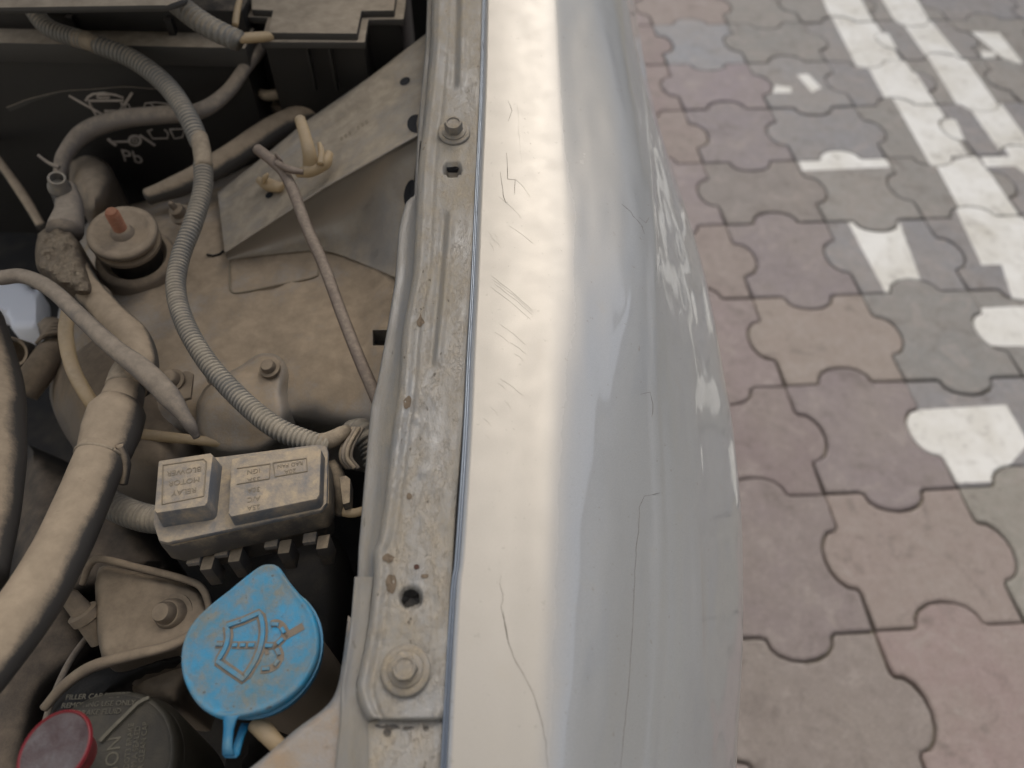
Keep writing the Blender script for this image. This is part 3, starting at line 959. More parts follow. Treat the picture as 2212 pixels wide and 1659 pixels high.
for a in range(N):
    for c in range(6):
        i = a * 7 + c
        fs.append((i, i + 1, i + 8, i + 7))
fl = link('rail_flange', vs, fs, M['flange'], car)
recalc(fl)

# ---- bolts on the rail
def bolt(c, n, rw, rh, hh, parent, mw='bolt', mh='bolt', tilt=None, round_top=True, washer2=True, hname='bolt'):
    n = n.normalized()
    wsh = lathe('washer', c, n, [(rw * 0.98, -0.001), (rw, 0.0), (rw, 0.0010), (rw * 0.94, 0.0016), (rw * 0.70, 0.0018), (rw * 0.62, 0.0014), (rw * 0.55, 0.0022)], M[mw], parent, 40)
    a = n.orthogonal().normalized(); b = n.cross(a)
    verts, faces = [], []
    rings = [(rh * 1.35, 0.0015, 24), (rh * 1.3, 0.0032, 24)]
    # flange + hex head
    fl_ = lathe('bolt_collar', c, n, [(rh * 1.45, 0.0012), (rh * 1.42, 0.0026), (rh * 1.15, 0.0034)], M[mh], parent, 32)
    hv = []
    levels = [(rh * 1.08, 0.0030), (rh * 1.08, 0.0030 + hh * 0.85), (rh * 0.95, 0.0030 + hh), (rh * 0.78, 0.0030 + hh), (rh * 0.72, 0.0030 + hh * 0.88)]
    for li, (r, h) in enumerate(levels):
        for k_ in range(24):
            t = 2 * math.pi * k_ / 24
            hexf = math.cos(math.pi / 6) / math.cos((t % (math.pi / 3)) - math.pi / 6)
            rr = r * (hexf if li < 2 else 0.97)
            hv.append(c + n * h + a * math.cos(t + 0.3) * rr + b * math.sin(t + 0.3) * rr)
    ff = []
    for li in range(1, len(levels)):
        for k_ in range(24):
            k2 = (k_ + 1) % 24
            ff.append(((li - 1) * 24 + k_, (li - 1) * 24 + k2, li * 24 + k2, li * 24 + k_))
    ff.append(tuple(range((len(levels) - 1) * 24, len(levels) * 24)))
    o = link(hname, hv, ff, M[mh], parent, smooth=True)
    sharp(o, 35)
    return o
nr_ = Vector((0, -RB, 1)).normalized()
c1 = RP(877, 1448, 0.001)
bolt(c1, nr_, 54 * mpp(c1), 26 * mpp(c1), 0.0042, rail)
c2 = RP(981, 287, 0.001)
bolt(c2, (nr_ + Vector((0, -0.1, 0))), 35 * mpp(c2), 18 * mpp(c2), 0.007, rail)

# ---- front panel below the rail's end
def fpz(x, y): return 0.853 - 0.0 * x
FP = [(752, 1330), (775, 1360), (790, 1540), (962, 1540), (968, 1720), (960, 1900), (420, 1900), (440, 1720), (540, 1659), (640, 1575), (700, 1530), (727, 1490), (741, 1420)]
fpv = blob('headlight_panel', FP, lambda x, y: RP(x, y, -0.0065).z, 14, 0.005, M['panel'], car, step=12, skirt=0.05)
fpv['label'] = 'brown dusted front panel curving away below the rail end'
# raised leftward sheet and its folded seam
vs, fs = [], []
line = [(765, 1250), (757, 1344), (744, 1440), (736, 1490), (733, 1560), (722, 1659), (716, 1760)]
line2 = [(806, 1250), (792, 1369), (776, 1450), (770, 1490), (800, 1560), (815, 1659), (820, 1760)]
for a in range(41):
    dy = 1246 + 520 * a / 40
    xl, xr = lerp_line(smooth_line(line, 4), dy), lerp_line(smooth_line(line2, 4), dy)
    for s, h in ((0, -0.012), (0.02, -0.0035), (0.10, -0.0028), (0.25, -0.0045), (0.7, -0.0048), (1.0, -0.0052)):
        p = RP(xl + (xr - xl) * s, dy, h)
        vs.append(p)
for a in range(40):
    for c in range(5):
        i = a * 6 + c
        fs.append((i, i + 1, i + 7, i + 6))
seam = link('folded_seam', vs, fs, M['flange'], car)
recalc(seam)
# overlapping lower sheet below the rail end
low = plate('overlap_sheet', [RP(x, y, -0.0042) for x, y in [(795, 1566), (800, 1556), (948, 1553), (957, 1562), (962, 1600), (966, 1900), (800, 1900)]], 0.002, M['rail'], car, bev=0.0008)
def flatpatch(name, cx, cy, rx, ry, off, mat, parent, seed, n=16):
    r_ = random.Random(seed)
    ph = [r_.uniform(0.6, 1.25) for _ in range(n)]
    pts = [RP(cx + rx * math.cos(2 * math.pi * i / n) * ph[i], cy + ry * math.sin(2 * math.pi * i / n) * ph[i], off) for i in range(n)]
    return link(name, [RP(cx, cy, off)] + pts, [(0, 1 + (i + 1) % n, 1 + i) for i in range(n)], M[mat], parent, smooth=False)
for i, (x, y, rx, ry) in enumerate([(842, 1570, 22, 6), (838, 1582, 10, 7), (880, 1572, 14, 4), (920, 1572, 8, 4), (815, 1568, 6, 3)]):
    flatpatch('chipped_paint', x, y, rx, ry, -0.0036, 'black', low, 40 + i)

# ---- inner wing (strut tower), gusset, bay floor, hood
def apz(x, y):
    z = 0.782
    z += 0.022 * ss(760, 880, x)
    z += 0.006 * math.exp(-(((x - 700) / 90) ** 2 + ((y - 760) / 80) ** 2))
    z -= 0.022 * ss(300, 120, x)
    return z
AP = [(150, 560), (200, 470), (330, 430), (450, 395), (620, 300), (760, 260), (910, 300), (905, 600), (880, 850), (850, 960), (760, 945), (640, 930), (600, 960), (480, 985), (400, 960), (330, 985), (220, 960), (130, 900), (110, 800), (125, 680)]
rh = [(805, 713), (870, 713), (870, 746), (805, 746)]
apron = blob('strut_tower', AP, apz, 75, 0.055, M['apron'], car, step=13, skirt=0.05, rough=0.003, holes=[rh])
apron['label'] = 'dust coated strut tower and inner wing beside the rail'
# gusset between tower and rail
GFT = smooth_line([(492, 562), (600, 548), (700, 542), (780, 568), (870, 606)], 4)
def gus(s, t):
    # s along 0 (lower left) .. 1 (upper right), t 0 upper edge .. 1 ridge .. 2 foot
    U = [(470, 415), (560, 345), (660, 262), (800, 165), (930, 65)]
    Rg = [(486, 548), (590, 480), (700, 408), (800, 352), (905, 292)]
    Ft = GFT
    def at(L, s):
        k_ = s * (len(L) - 1); i = min(int(k_), len(L) - 2); f_ = k_ - i
        return L[i][0] * (1 - f_) + L[i + 1][0] * f_, L[i][1] * (1 - f_) + L[i + 1][1] * f_
    zt = 0.792 + 0.088 * s
    if t <= 1:
        a, b = at(U, s), at(Rg, s)
        x, y = a[0] + (b[0] - a[0]) * t, a[1] + (b[1] - a[1]) * t
        z = zt + 0.003 * math.exp(-((t - 0.12) / 0.09) ** 2) - 0.003 * math.exp(-((t - 0.32) / 0.08) ** 2) - 0.004 * (1 - ss(0, 0.05, t)) + 0.0035 * math.exp(-((t - 0.97) / 0.04) ** 2)
    else:
        a, b = at(Rg, s), at(Ft, s)
        q = t - 1
        x, y = a[0] + (b[0] - a[0]) * q, a[1] + (b[1] - a[1]) * q
        z = zt + (apz(x, y) + 0.002 - zt) * (1 - (1 - q) ** 1.6)
    return W(x, y, z)
vs, fs = [], []
NA, NB = 70, 120
for a in range(NA + 1):
    for b in range(NB + 1):
        vs.append(gus(a / NA, 2 * b / NB))
    
for a in range(NA):
    for b in range(NB):
        i = a * (NB + 1) + b
        fs.append((i, i + 1, i + NB + 2, i + NB + 1))
k = len(vs)
for a in range(NA + 1): vs.append(vs[a * (NB + 1)] + Vector((-0.004, 0.006, -0.06)))
for a in range(NA): fs.append((a * (NB + 1), (a + 1) * (NB + 1), k + a + 1, k + a))
gusset = link('gusset_brace', vs, fs, M['brace'], car)
gusset['label'] = 'silver pressed brace running from strut tower up to the rail'
recalc(gusset)
gb = BVHTree.FromPolygons(vs, fs)
def ong(dx, dy, lift=0.0004):
    d = ray(dx, dy).normalized()
    h, n, i, ds = gb.ray_cast(CAM, d, 5)
    if h is None: return W(dx, dy, 0.85), Vector((0, 0, 1))
    if n.dot(d) > 0: n = -n
    return h + n * lift, n
def gpatch(name, cx, cy, rx, ry, ang, mat, n=20):
    pts = []
    for i in range(n):
        a = 2 * math.pi * i / n
        x, y = rx * math.cos(a), ry * math.sin(a)
        pts.append(ong(cx + x * math.cos(ang) - y * math.sin(ang), cy + x * math.sin(ang) + y * math.cos(ang))[0])
    return link(name, [ong(cx, cy)[0]] + pts, [(0, 1 + (i + 1) % n, 1 + i) for i in range(n)], M[mat], gusset, smooth=False)
gpatch('drain_hole', 875, 176, 12, 8, -0.5, 'hole')
gpatch('drain_hole', 900, 268, 20, 20, 0.2, 'hole')
gpatch('shadow_gap', 886, 418, 13, 30, 0.15, 'hole')
gpatch('drain_hole', 582, 422, 9, 6, -0.5, 'hole')
def digit(x, y, s_, ang=-0.55):
    n_ = 8
    return [ong(x + s_ * math.cos(2 * math.pi * i / n_) * 0.6, y + s_ * math.sin(2 * math.pi * i / n_), 0.0001)[0] for i in range(n_ + 1)]
for i in range(7):
    if i == 3: continue
    ribbon('stamped_number', digit(738 + i * 9, 300 - i * 6.0, 3.6), Vector((0, 0, 1)), 0.0006, M['emboss'], gusset, h=0.0002)

def ap_pts(pts, lift=0.0008):
    return [W(x, y, apz(x, y)) + Vector((0, 0, lift)) for x, y in pts]
ribbon('embossed_frame', ap_pts(smooth_line([(497, 560), (497, 610), (500, 630), (520, 634), (600, 618), (675, 602), (688, 590), (686, 565)], 4), 0.0014), Vector((0, 0, 1)), 0.0016, M['emboss'], apron, h=0.0003)
ribbon('seam_line', ap_pts([(448, 553), (462, 556), (476, 552), (484, 545)], 0.002), Vector((0, 0, 1)), 0.0015, M['dark'], apron, h=0.0003)

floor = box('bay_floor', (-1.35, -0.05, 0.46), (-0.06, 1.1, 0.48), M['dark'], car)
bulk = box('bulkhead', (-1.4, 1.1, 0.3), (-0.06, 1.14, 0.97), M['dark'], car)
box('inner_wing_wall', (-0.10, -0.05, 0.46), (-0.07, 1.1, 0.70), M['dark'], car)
# open hood: a shell leaning back over the bay
hv, hf = [], []
for a in range(13):
    for b in range(17):
        s, t = a / 12, b / 16
        x = -1.42 + 1.385 * s
        L = 1.0 * t
        crown = 0.03 * math.sin(math.pi * s) + 0.02 * math.sin(math.pi * t)
        ang = R(64)
        y = 1.16 - L * math.cos(ang); z = 0.99 + L * math.sin(ang)
        hv.append(Vector((x, y + crown * math.sin(ang), z + crown * math.cos(ang))))
for a in range(12):
    for b in range(16):
        i = a * 17 + b
        hf.append((i, i + 1, i + 18, i + 17))
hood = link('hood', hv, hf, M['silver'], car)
md = hood.modifiers.new('shell', 'SOLIDIFY'); md.thickness = 0.02
recalc(hood)
# ------------------------------------------------------------ engine bay contents
UPV = Vector((0, 0, 1))
# battery
by = 0.615
t0 = WY(0, 128, by)
bat = thing('battery', 'black car battery with recycling symbols and Pb printed on its front', 'battery', (-0.42, by + 0.09, 0.70))
bx1 = WY(548, 200, by).x
zt = WY(250, 128, by).z
box('battery_case', (-0.62, by, 0.66), (bx1, by + 0.16, zt), M['black'], bat, bev=0.004)
zl = zt + 0.016
box('battery_ledge', (-0.63, by - 0.006, zt - 0.002), (bx1 + 0.006, by + 0.03, zl), M['lid'], bat, bev=0.002)
box('battery_lid', (-0.63, by + 0.018, zl - 0.004), (bx1 + 0.003, by + 0.03 + 0.13, zl + 0.020), M['black'], bat, bev=0.003)
for i in range(4):
    xx = -0.56 + i * 0.085
    box('vent_rib', (xx, by + 0.012, zl - 0.004), (xx + 0.006, by + 0.020, zl + 0.014), M['black'], bat, bev=0.001)
def b4(x, y): return WY(x * 0.1984, 164.6 + 0.1984 * y, by - 0.0003)
NY = Vector((0, -1, 0))
def bs(name, pts, wd=0.0022, closed=False):
    P = [b4(*p) for p in pts]
    if closed: P.append(P[0])
    return ribbon(name, P, NY, wd, M['print'], None, h=0.0004)
pieces = [bs('s', [(930, 270), (960, 225), (1010, 195), (1130, 183), (1260, 205), (1345, 235)]), bs('s', [(960, 268), (1345, 265)]), bs('s', [(1060, 235), (1060, 205), (1190, 205), (1190, 235), (1060, 235)], 0.0016),
          bs('s', [(970, 285), (1100, 535)]), bs('s', [(1320, 285), (1385, 465)]), bs('s', [(750, 210), (960, 330), (1250, 490)], 0.0026), bs('s', [(1440, 180), (1340, 330), (1205, 520)], 0.0026), bs('s', [(1140, 385), (1290, 385)], 0.0035), bs('s', [(1360, 310), (1400, 305), (1425, 370), (1380, 380), (1360, 310)], 0.0016)]
joinmesh('crossed_bin_symbol', pieces, bat)
joinmesh('goggles_symbol', [bs('s', [(1545, 410), (1580, 295), (1700, 285), (1810, 300), (1885, 335)], 0.0013), bs('s', [(1640, 300), (1700, 350), (1720, 390)], 0.001)], bat)
joinmesh('tool_symbol', [bs('s', [(1175, 680), (1210, 715), (1265, 755)], 0.0036), bs('s', [(1235, 715), (1400, 712)]), bs('s', arc(1468, 702, 62, 52, 0, 360, 20), 0.0026), bs('s', arc(1468, 702, 24, 20, 0, 360, 12), 0.0013), bs('s', [(1520, 640), (1690, 755)], 0.0028)], bat)
joinmesh('recycling_symbol', [bs('s', [(1605, 595), (1665, 680), (1825, 675), (1830, 620), (1790, 580)], 0.0016), bs('s', [(1850, 580), (1900, 680), (1985, 665), (2010, 575), (1850, 578)], 0.0016), bs('s', [(1640, 620), (1600, 600), (1660, 580)], 0.0013)], bat)
pb = b4(1440, 880)
text('lead_letters', 'Pb', 0.020, pb, (b4(1560, 905) - b4(1310, 870)), UPV, M['print'], bat)
joinmesh('torn_label_edge', [ribbon('s', [b4(*p) for p in smooth_line([(90, 360), (200, 320), (330, 265), (500, 215), (700, 165), (1000, 145), (1350, 118), (1600, 135), (1830, 150)], 3)], NY, [0.0045 * (1 if i < 5 else 0.9 - 0.8 * min(1, (i - 5) / 8)) + 0.0004 for i in range(25)], M['lid'], None, h=0.0006)], bat)

# fuse box with its stepped dusty lid
fz = 0.895
fb = thing('fuse_box', 'black fuse box with a stepped lid under beige dust, behind the brace', 'fuse box', W(690, 100, 0.80))
top = [(539, -80), (543, 20), (589, 22), (577, 70), (771, 72), (781, 23), (851, 22), (866, -80)]
rim = [(531, -80), (535, 36), (578, 38), (562, 90), (788, 91), (796, 42), (872, 41), (888, -80)]
plate('lid', [W(x, y, fz) for x, y in top], 0.007, M['lid'], fb, bev=0.0015)
plate('lid_rim', [W(x, y, fz - 0.006) for x, y in rim], 0.006, M['lid'], fb, bev=0.0012)
c0 = sum((W(x, y, fz - 0.012) for x, y in rim), Vector()) / len(rim)
plate('fuse_case', [c0 + (W(x, y, fz - 0.012) - c0) * 0.96 for x, y in rim], 0.085, M['black'], fb, bev=0.002)
for x in (664, 712):
    p = W(x, 96, fz - 0.012)
    box('case_rib', (p.x - 0.0012, p.y - 0.006, p.z - 0.040), (p.x + 0.0012, p.y + 0.002, p.z), M['black'], fb, bev=0.0005)
p = W(688, 140, fz - 0.045)
box('latch', (p.x - 0.010, p.y - 0.004, p.z - 0.008), (p.x + 0.010, p.y + 0.008, p.z + 0.004), M['black'], fb, bev=0.001)
plug = blob('wire_plug', [(555, 175), (600, 160), (640, 175), (660, 205), (640, 235), (590, 245), (560, 225)], lambda x, y: 0.80, 18, 0.012, M['metal'], fb, step=8, skirt=0.02)

# corrugated conduits
CP = (0.0052, 0.14)
cz = 0.83
cA = thing('wire_conduit', 'long grey corrugated conduit winding from the battery down to the relay box', 'conduit', W(420, 500, 0.83), 'corrugated wiring conduits')
tube('conduit_tube', T([(20, -60, .90, 17), (62, 5, .90, 17), (105, 60, .89, 17.5), (185, 88, .885, 18)]), M['conduit'], cA, corr=(0.0034, 0.20), seg=20)
tube('tape_wrap', T([(160, 82, .886, 18.5), (190, 88, .885, 19.5), (210, 97, .884, 18.5)]), M['tape'], cA, seg=20)
tube('conduit_tube', T([(205, 95, .884, 18), (290, 130, .875, 19), (360, 185, .865, 19.5), (405, 250, .858, 19.5), (432, 310, .85, 19)]), M['conduit'], cA, corr=(0.0036, 0.20), seg=20)
tube('tape_wrap', T([(430, 296, .852, 18.5), (437, 330, .85, 19), (440, 362, .846, 18.5)]), M['tape'], cA, seg=20)
tube('conduit_tube', T([(439, 355, .846, 18.5), (438, 410, .84, 18.5), (418, 480, .835, 18.5), (390, 555, .83, 18.5), (380, 625, .828, 19), (400, 700, .828, 19.5), (450, 785, .828, 20), (520, 862, .828, 21), (590, 920, .83, 22), (650, 948, .83, 22), (712, 965, .83, 20)]), M['conduit'], cA, corr=(0.0031, 0.19), seg=20)
cB = thing('wire_conduit', 'short thick corrugated conduit entering the side of the fuse box', 'conduit', W(440, 40, 0.90), 'corrugated wiring conduits')
tube('conduit_tube', T([(330, -40, .915, 22), (400, 22, .91, 22), (455, 60, .905, 22), (515, 88, .90, 21)]), M['conduit'], cB, corr=(0.0056, 0.20), seg=20)
tube('wire_end', T([(505, 84, .90, 11), (560, 80, .895, 11), (590, 78, .89, 9)]), M['clip'], cB, seg=12)
cC = thing('wire_conduit', 'stub of corrugated conduit bent behind the relay box under the rail', 'conduit', W(790, 940, 0.81), 'corrugated wiring conduits')
tube('conduit_tube', T([(762, 935, .80, 26), (785, 935, .808, 27), (806, 965, .805, 27), (815, 1010, .80, 26)]), M['conduit'], cC, corr=(0.0036, 0.20), seg=20)
tube('taped_end', T([(690, 956, .830, 19), (714, 950, .831, 19), (736, 938, .830, 17), (748, 930, .826, 13)]), M['tape'], cC, seg=16)
for i, (x0, x1, zz) in enumerate(((742, 752, .824), (750, 760, .826), (758, 768, .822), (737, 745, .82))):
    tube('wire', T([(x0 + 25, 925, zz, 5), (x0 + 4, 962, zz + .006, 5), (x0, 990, zz + .004, 5), (x1 + 6, 1012, zz, 5)]), M['tape' if i % 2 else 'cable'], cC, seg=8)
cD = thing('wire_conduit', 'ribbed conduit stub entering the relay box from the left', 'conduit', W(280, 1110, 0.78), 'corrugated wiring conduits')
tube('conduit_tube', T([(215, 1075, .775, 27), (260, 1100, .78, 28), (310, 1118, .785, 28), (360, 1125, .79, 27)]), M['conduit'], cD, corr=(0.0034, 0.13), seg=20)

# smooth cables and hoses
def single(name, label, cat, pts, mat, group=None, **kw):
    o = tube(name, T(pts), M[mat], None, **kw)
    return tag(o, label, cat, group)
single('battery_cable', 'grey battery cable curving in front of the battery to the terminal', 'cable', [(128, 385, .80, 13), (140, 335, .81, 16), (185, 285, .82, 20), (260, 258, .83, 20), (350, 248, .838, 19), (430, 240, .845, 17), (490, 200, .85, 15), (535, 140, .86, 14), (575, 95, .86, 13)], 'cable')
single('rubber_hose', 'dark rubber hose running behind the prop rod towards the brace', 'hose', [(320, 425, .79, 18), (400, 395, .80, 24), (490, 345, .805, 27), (590, 280, .81, 27), (680, 240, .81, 24), (760, 225, .80, 22)], 'hose')
single('thin_wire', 'thin grey wire dropping from the fuse box into the dark', 'cable', [(540, 170, .82, 7), (535, 230, .80, 7), (505, 310, .78, 8), (480, 350, .77, 8)], 'cable')
single('bent_cable', 'bare grey cable crossing over the beige pipe at the far left', 'cable', [(-60, 598, .84, 16), (0, 600, .84, 16), (50, 597, .842, 16), (110, 625, .845, 17), (180, 690, .845, 18), (245, 750, .842, 20), (310, 800, .84, 24), (360, 850, .835, 24), (405, 910, .825, 14), (425, 945, .815, 8)], 'cable')
single('thin_hose', 'thin tan hose hanging down beside the thick hose connector', 'hose', [(150, 660, .82, 14), (142, 720, .818, 15), (155, 790, .815, 15), (185, 850, .81, 15), (220, 900, .80, 15)], 'clip')
pz = thing('coolant_pipe', 'thick dusty coolant hose with a clamped sleeve sweeping to the lower left', 'hose', W(200, 1000, 0.80))
tube('upper_bend', T([(160, 560, .80, 26), (185, 620, .81, 30), (235, 680, .815, 33), (285, 735, .82, 38), (300, 790, .82, 40), (283, 835, .82, 40)]), M['hose'], pz, seg=28)
tube('sleeve', T([(290, 790, .82, 36), (280, 812, .82, 40), (272, 840, .82, 42)]), M['tape'], pz, seg=28)
tube('neck', T([(276, 822, .82, 37), (262, 870, .82, 44), (250, 910, .82, 46)]), M['hose'], pz, seg=28)
tube('sleeve', T([(262, 872, .82, 46), (254, 888, .82, 58), (241, 930, .82, 60), (228, 970, .82, 55), (219, 1000, .82, 50)]), M['hose'], pz, seg=28)
tube('hose_body', T([(236, 940, .82, 48), (213, 1000, .822, 52), (178, 1085, .825, 54), (130, 1190, .83, 57), (60, 1310, .835, 62), (-40, 1440, .84, 66), (-140, 1560, .84, 68)]), M['hose'], pz, seg=32)
pc = W(222, 990, .82)
ax = (W(250, 930, .82) - W(205, 1030, .82)).normalized()
def ring(name, c, axis, r, rt, mat, parent, a0=0, a1=360, seg=40):
    axis = axis.normalized(); a = axis.orthogonal().normalized(); b = axis.cross(a)
    pts = [(c + a * math.cos(R(a0 + (a1 - a0) * i / 12)) * r + b * math.sin(R(a0 + (a1 - a0) * i / 12)) * r, rt) for i in range(13)]
    return tube(name, pts, M[mat], parent, seg=10, step=rt * 0.9)
ring('wire_clamp', pc, ax, 55 * mpp(pc), 4 * mpp(pc), 'tape', pz)
p = W(262, 1030, .81)
tube('clamp_tab', T([(258, 960, .83, 9), (272, 1000, .82, 10), (266, 1045, .81, 10)]), M['hose'], pz, seg=10)
single('radiator_hose', 'wide dusty hose along the left edge of the photo', 'hose', [(-60, 700, .80, 60), (-22, 830, .81, 62), (-15, 960, .82, 62), (-28, 1090, .83, 64), (-60, 1250, .84, 66)], 'hose', seg=32)
# open pipe end and bolt near left edge
pe = W(22, 762, .76)
o = lathe('pipe_stub', pe, Vector((0.4, -0.55, 0.75)), [(0.0125, -0.05), (0.0125, 0.0), (0.0118, 0.001), (0.0098, 0.0), (0.0098, -0.02)], M['hose'], None, 28)
tag(o, 'open round pipe end poking out at the left edge', 'pipe')

# terminal with hollow bolt
tm = thing('battery_terminal', 'crusty battery terminal clamp topped by a hollow metal bolt', 'terminal', W(130, 520, 0.80))
tc_ = W(127, 400, .845)
axb = (W(122, 378, .862) - W(140, 440, .83)).normalized()
lathe('bolt_sleeve', tc_, axb, [(20 * mpp(tc_), -0.022), (20 * mpp(tc_), -0.006), (23 * mpp(tc_), -0.005), (23 * mpp(tc_), -0.001), (19 * mpp(tc_), 0.001), (18.5 * mpp(tc_), 0.008), (17 * mpp(tc_), 0.009), (13 * mpp(tc_), 0.0088), (12 * mpp(tc_), 0.002)], M['bolt'], tm, 28)
tube('lug', T([(142, 405, .835, 22), (150, 450, .83, 28), (140, 500, .828, 36)]), M['cable'], tm, seg=20)
blob('crust_block', [(82, 505), (110, 485), (140, 488), (165, 510), (178, 560), (200, 620), (190, 640), (150, 630), (105, 605), (80, 580), (76, 540)], lambda x, y: 0.832 + 0.004 * noise.noise(Vector((x * .06, y * .06, 0))), 20, 0.014, M['crust'], tm, step=6, skirt=0.04)
blob('boot', [(150, 350), (190, 335), (230, 350), (250, 390), (235, 440), (200, 470), (170, 440), (150, 400)], lambda x, y: 0.805, 45, 0.035, M['metal'], tm, step=8, skirt=0.05)

# engine mount: stacked cups with a rusty stud
em = thing('strut_mount', 'dusty round strut mount with a rusty threaded stud sticking up', 'mount', W(300, 560, 0.79))
mc = W(263, 500, .826)
ma_ = (W(232, 445, .852) - W(262, 500, .822)).normalized()
ma_ = (ma_ + UPV * 0.35).normalized()
k = mpp(mc)
lathe('mount_disc', mc, ma_, [(40 * k, -0.016), (60 * k, -0.0155), (69 * k, -0.0145), (71 * k, -0.0125), (69 * k, -0.011), (60 * k, -0.0105), (62 * k, -0.006), (70 * k, -0.005), (73 * k, -0.0025), (71 * k, 0.0), (64 * k, 0.0012), (56 * k, 0.0010), (50 * k, -0.0012), (25 * k, -0.0015), (20 * k, 0.003), (16 * k, 0.004)], M['metal'], em, 48)
mc2 = mc - ma_ * 0.027
lathe('mount_cup', mc2, ma_, [(88 * k, -0.02), (86 * k, -0.006), (80 * k, -0.002), (70 * k, -0.001), (60 * k, -0.006), (50 * k, -0.012)], M['metal'], em, 48)
lathe('rubber_core', mc2, ma_, [(58 * k, -0.01), (52 * k, 0.002), (56 * k, 0.012)], M['black'], em, 32)
pr_ = [(13.5 * k, 0.0)]
for i in range(11):
    pr_ += [(14.5 * k, 0.0035 + i * 0.0016), (12.0 * k, 0.0043 + i * 0.0016)]
pr_ += [(11 * k, 0.022), (5 * k, 0.0225)]
lathe('threaded_stud', mc - UPV * 0.0 + ma_ * 0.001, (ma_), pr_, M['rust'], em, 20)

# prop rod with its clip
rodt = thing('hood_prop_rod', 'thin rusty hood prop rod lying across the brace and strut tower', 'prop rod', W(700, 560, 0.83))
tube('rod', T([(556, 322, .868, 12), (585, 345, .867, 12), (612, 372, .865, 12), (634, 415, .862, 12.5), (662, 490, .857, 12.5), (700, 575, .852, 13), (735, 670, .848, 13), (770, 760, .842, 13.5), (800, 830, .835, 14), (835, 910, .825, 14)]), M['rod'], rodt, seg=14)
kc = W(603, 343, .872)
ring('wire_ring', kc, Vector((0.6, 0.5, 0.2)), 12 * mpp(kc), 2.4 * mpp(kc), 'rod', rodt)
tube('hook_tip', T([(598, 352, .872, 7), (625, 366, .872, 8), (655, 372, .87, 6)]), M['rod'], rodt, seg=10)
cl = thing('rod_clip', 'yellowed plastic rod clip pushed into the brace', 'clip', W(660, 330, 0.85))
tube('clip_arm', T([(648, 258, .872, 12), (658, 290, .87, 13), (668, 330, .862, 15), (672, 362, .85, 17)]), M['clip'], cl, seg=12)
tube('clip_base', T([(640, 375, .848, 9), (670, 368, .85, 15), (700, 352, .852, 15), (712, 330, .855, 9)]), M['clip'], cl, seg=12)
tube('clip_arm', T([(690, 310, .862, 5), (694, 330, .86, 7), (692, 355, .856, 8)]), M['clip'], cl, seg=10)
cl2 = thing('rod_clip', 'smaller yellowed clip stuck in the lower end of the brace', 'clip', W(580, 400, 0.83))
tube('clip_body', T([(560, 390, .818, 8), (578, 398, .822, 14), (600, 404, .825, 12), (612, 398, .828, 6)]), M['clip'], cl2, seg=12)
tube('clip_arm', T([(568, 402, .82, 5), (572, 385, .832, 6), (578, 376, .836, 4)]), M['clip'], cl2, seg=10)

# brackets bolted on the strut tower
def hexnut(c, r, h, mat, parent, axis=UPV, name='nut'):
    return lathe(name, c, axis, [(r * 1.5, -0.002), (r * 1.5, 0.001), (r * 1.05, 0.0015), (r * 1.0, h * .8), (r * 0.85, h), (r * .5, h * 1.02)], M[mat], parent, 6 * 4)
mb = thing('mount_bracket', 'rounded metal bracket held by a bolt on the strut tower', 'bracket', W(520, 880, 0.80))
blob('bracket_plate', [(425, 870), (450, 830), (520, 790), (560, 765), (600, 768), (622, 800), (618, 850), (626, 895), (615, 950), (560, 985), (480, 985), (428, 950)], lambda x, y: 0.802 - 0.02 * ss(860, 990, y), 28, 0.016, M['apron'], mb, step=8, skirt=0.03)
hexnut(W(583, 796, .806), 15 * mpp(W(583, 796, .806)), 0.006, 'metal', mb, Vector((-.1, -.2, 1)), 'bolt')
wb = thing('sensor_bracket', 'small square bracket with a hex bolt beside the thick hose', 'bracket', W(380, 830, 0.80))
plate('bracket_plate', [W(x, y, .806) for x, y in [(345, 812), (405, 800), (418, 806), (412, 858), (395, 862), (350, 855)]], 0.003, M['metal'], wb, bev=0.001)
c = W(372, 822, .808)
lathe('bolt', c, Vector((-.1, -.25, 1)), [(27 * mpp(c), -0.001), (27 * mpp(c), 0.0006), (20 * mpp(c), 0.001), (18 * mpp(c), 0.006), (14 * mpp(c), 0.0075), (6 * mpp(c), 0.0078)], M['metal'], wb, 24)
c = W(460, 812, .797)
o = lathe('weld_nut', c, UPV, [(16 * mpp(c), -0.003), (15 * mpp(c), 0.002), (9 * mpp(c), 0.003)], M['apron'], None, 20)
tag(o, 'small round nut on the tower between the conduit and sensor bracket', 'nut')
c = W(388, 460, .80)
o = lathe('tower_bolt', c, Vector((-.15, -.3, 1)), [(24 * mpp(c), -0.004), (24 * mpp(c), -0.001), (16 * mpp(c), 0), (15 * mpp(c), .006), (7 * mpp(c), .008), (6 * mpp(c), .014), (3 * mpp(c), .015)], M['metal'], None, 20)
tag(o, 'dusty bolt on the strut tower beside the battery', 'bolt')
c = W(222, 640, .80)
o = tube('nozzle', T([(175, 598, .806, 8), (198, 612, .804, 12), (225, 635, .80, 14), (240, 655, .796, 9)]), M['metal'], None, seg=14)
tag(o, 'small dusty nozzle between the thick hose and strut mount', 'nozzle')

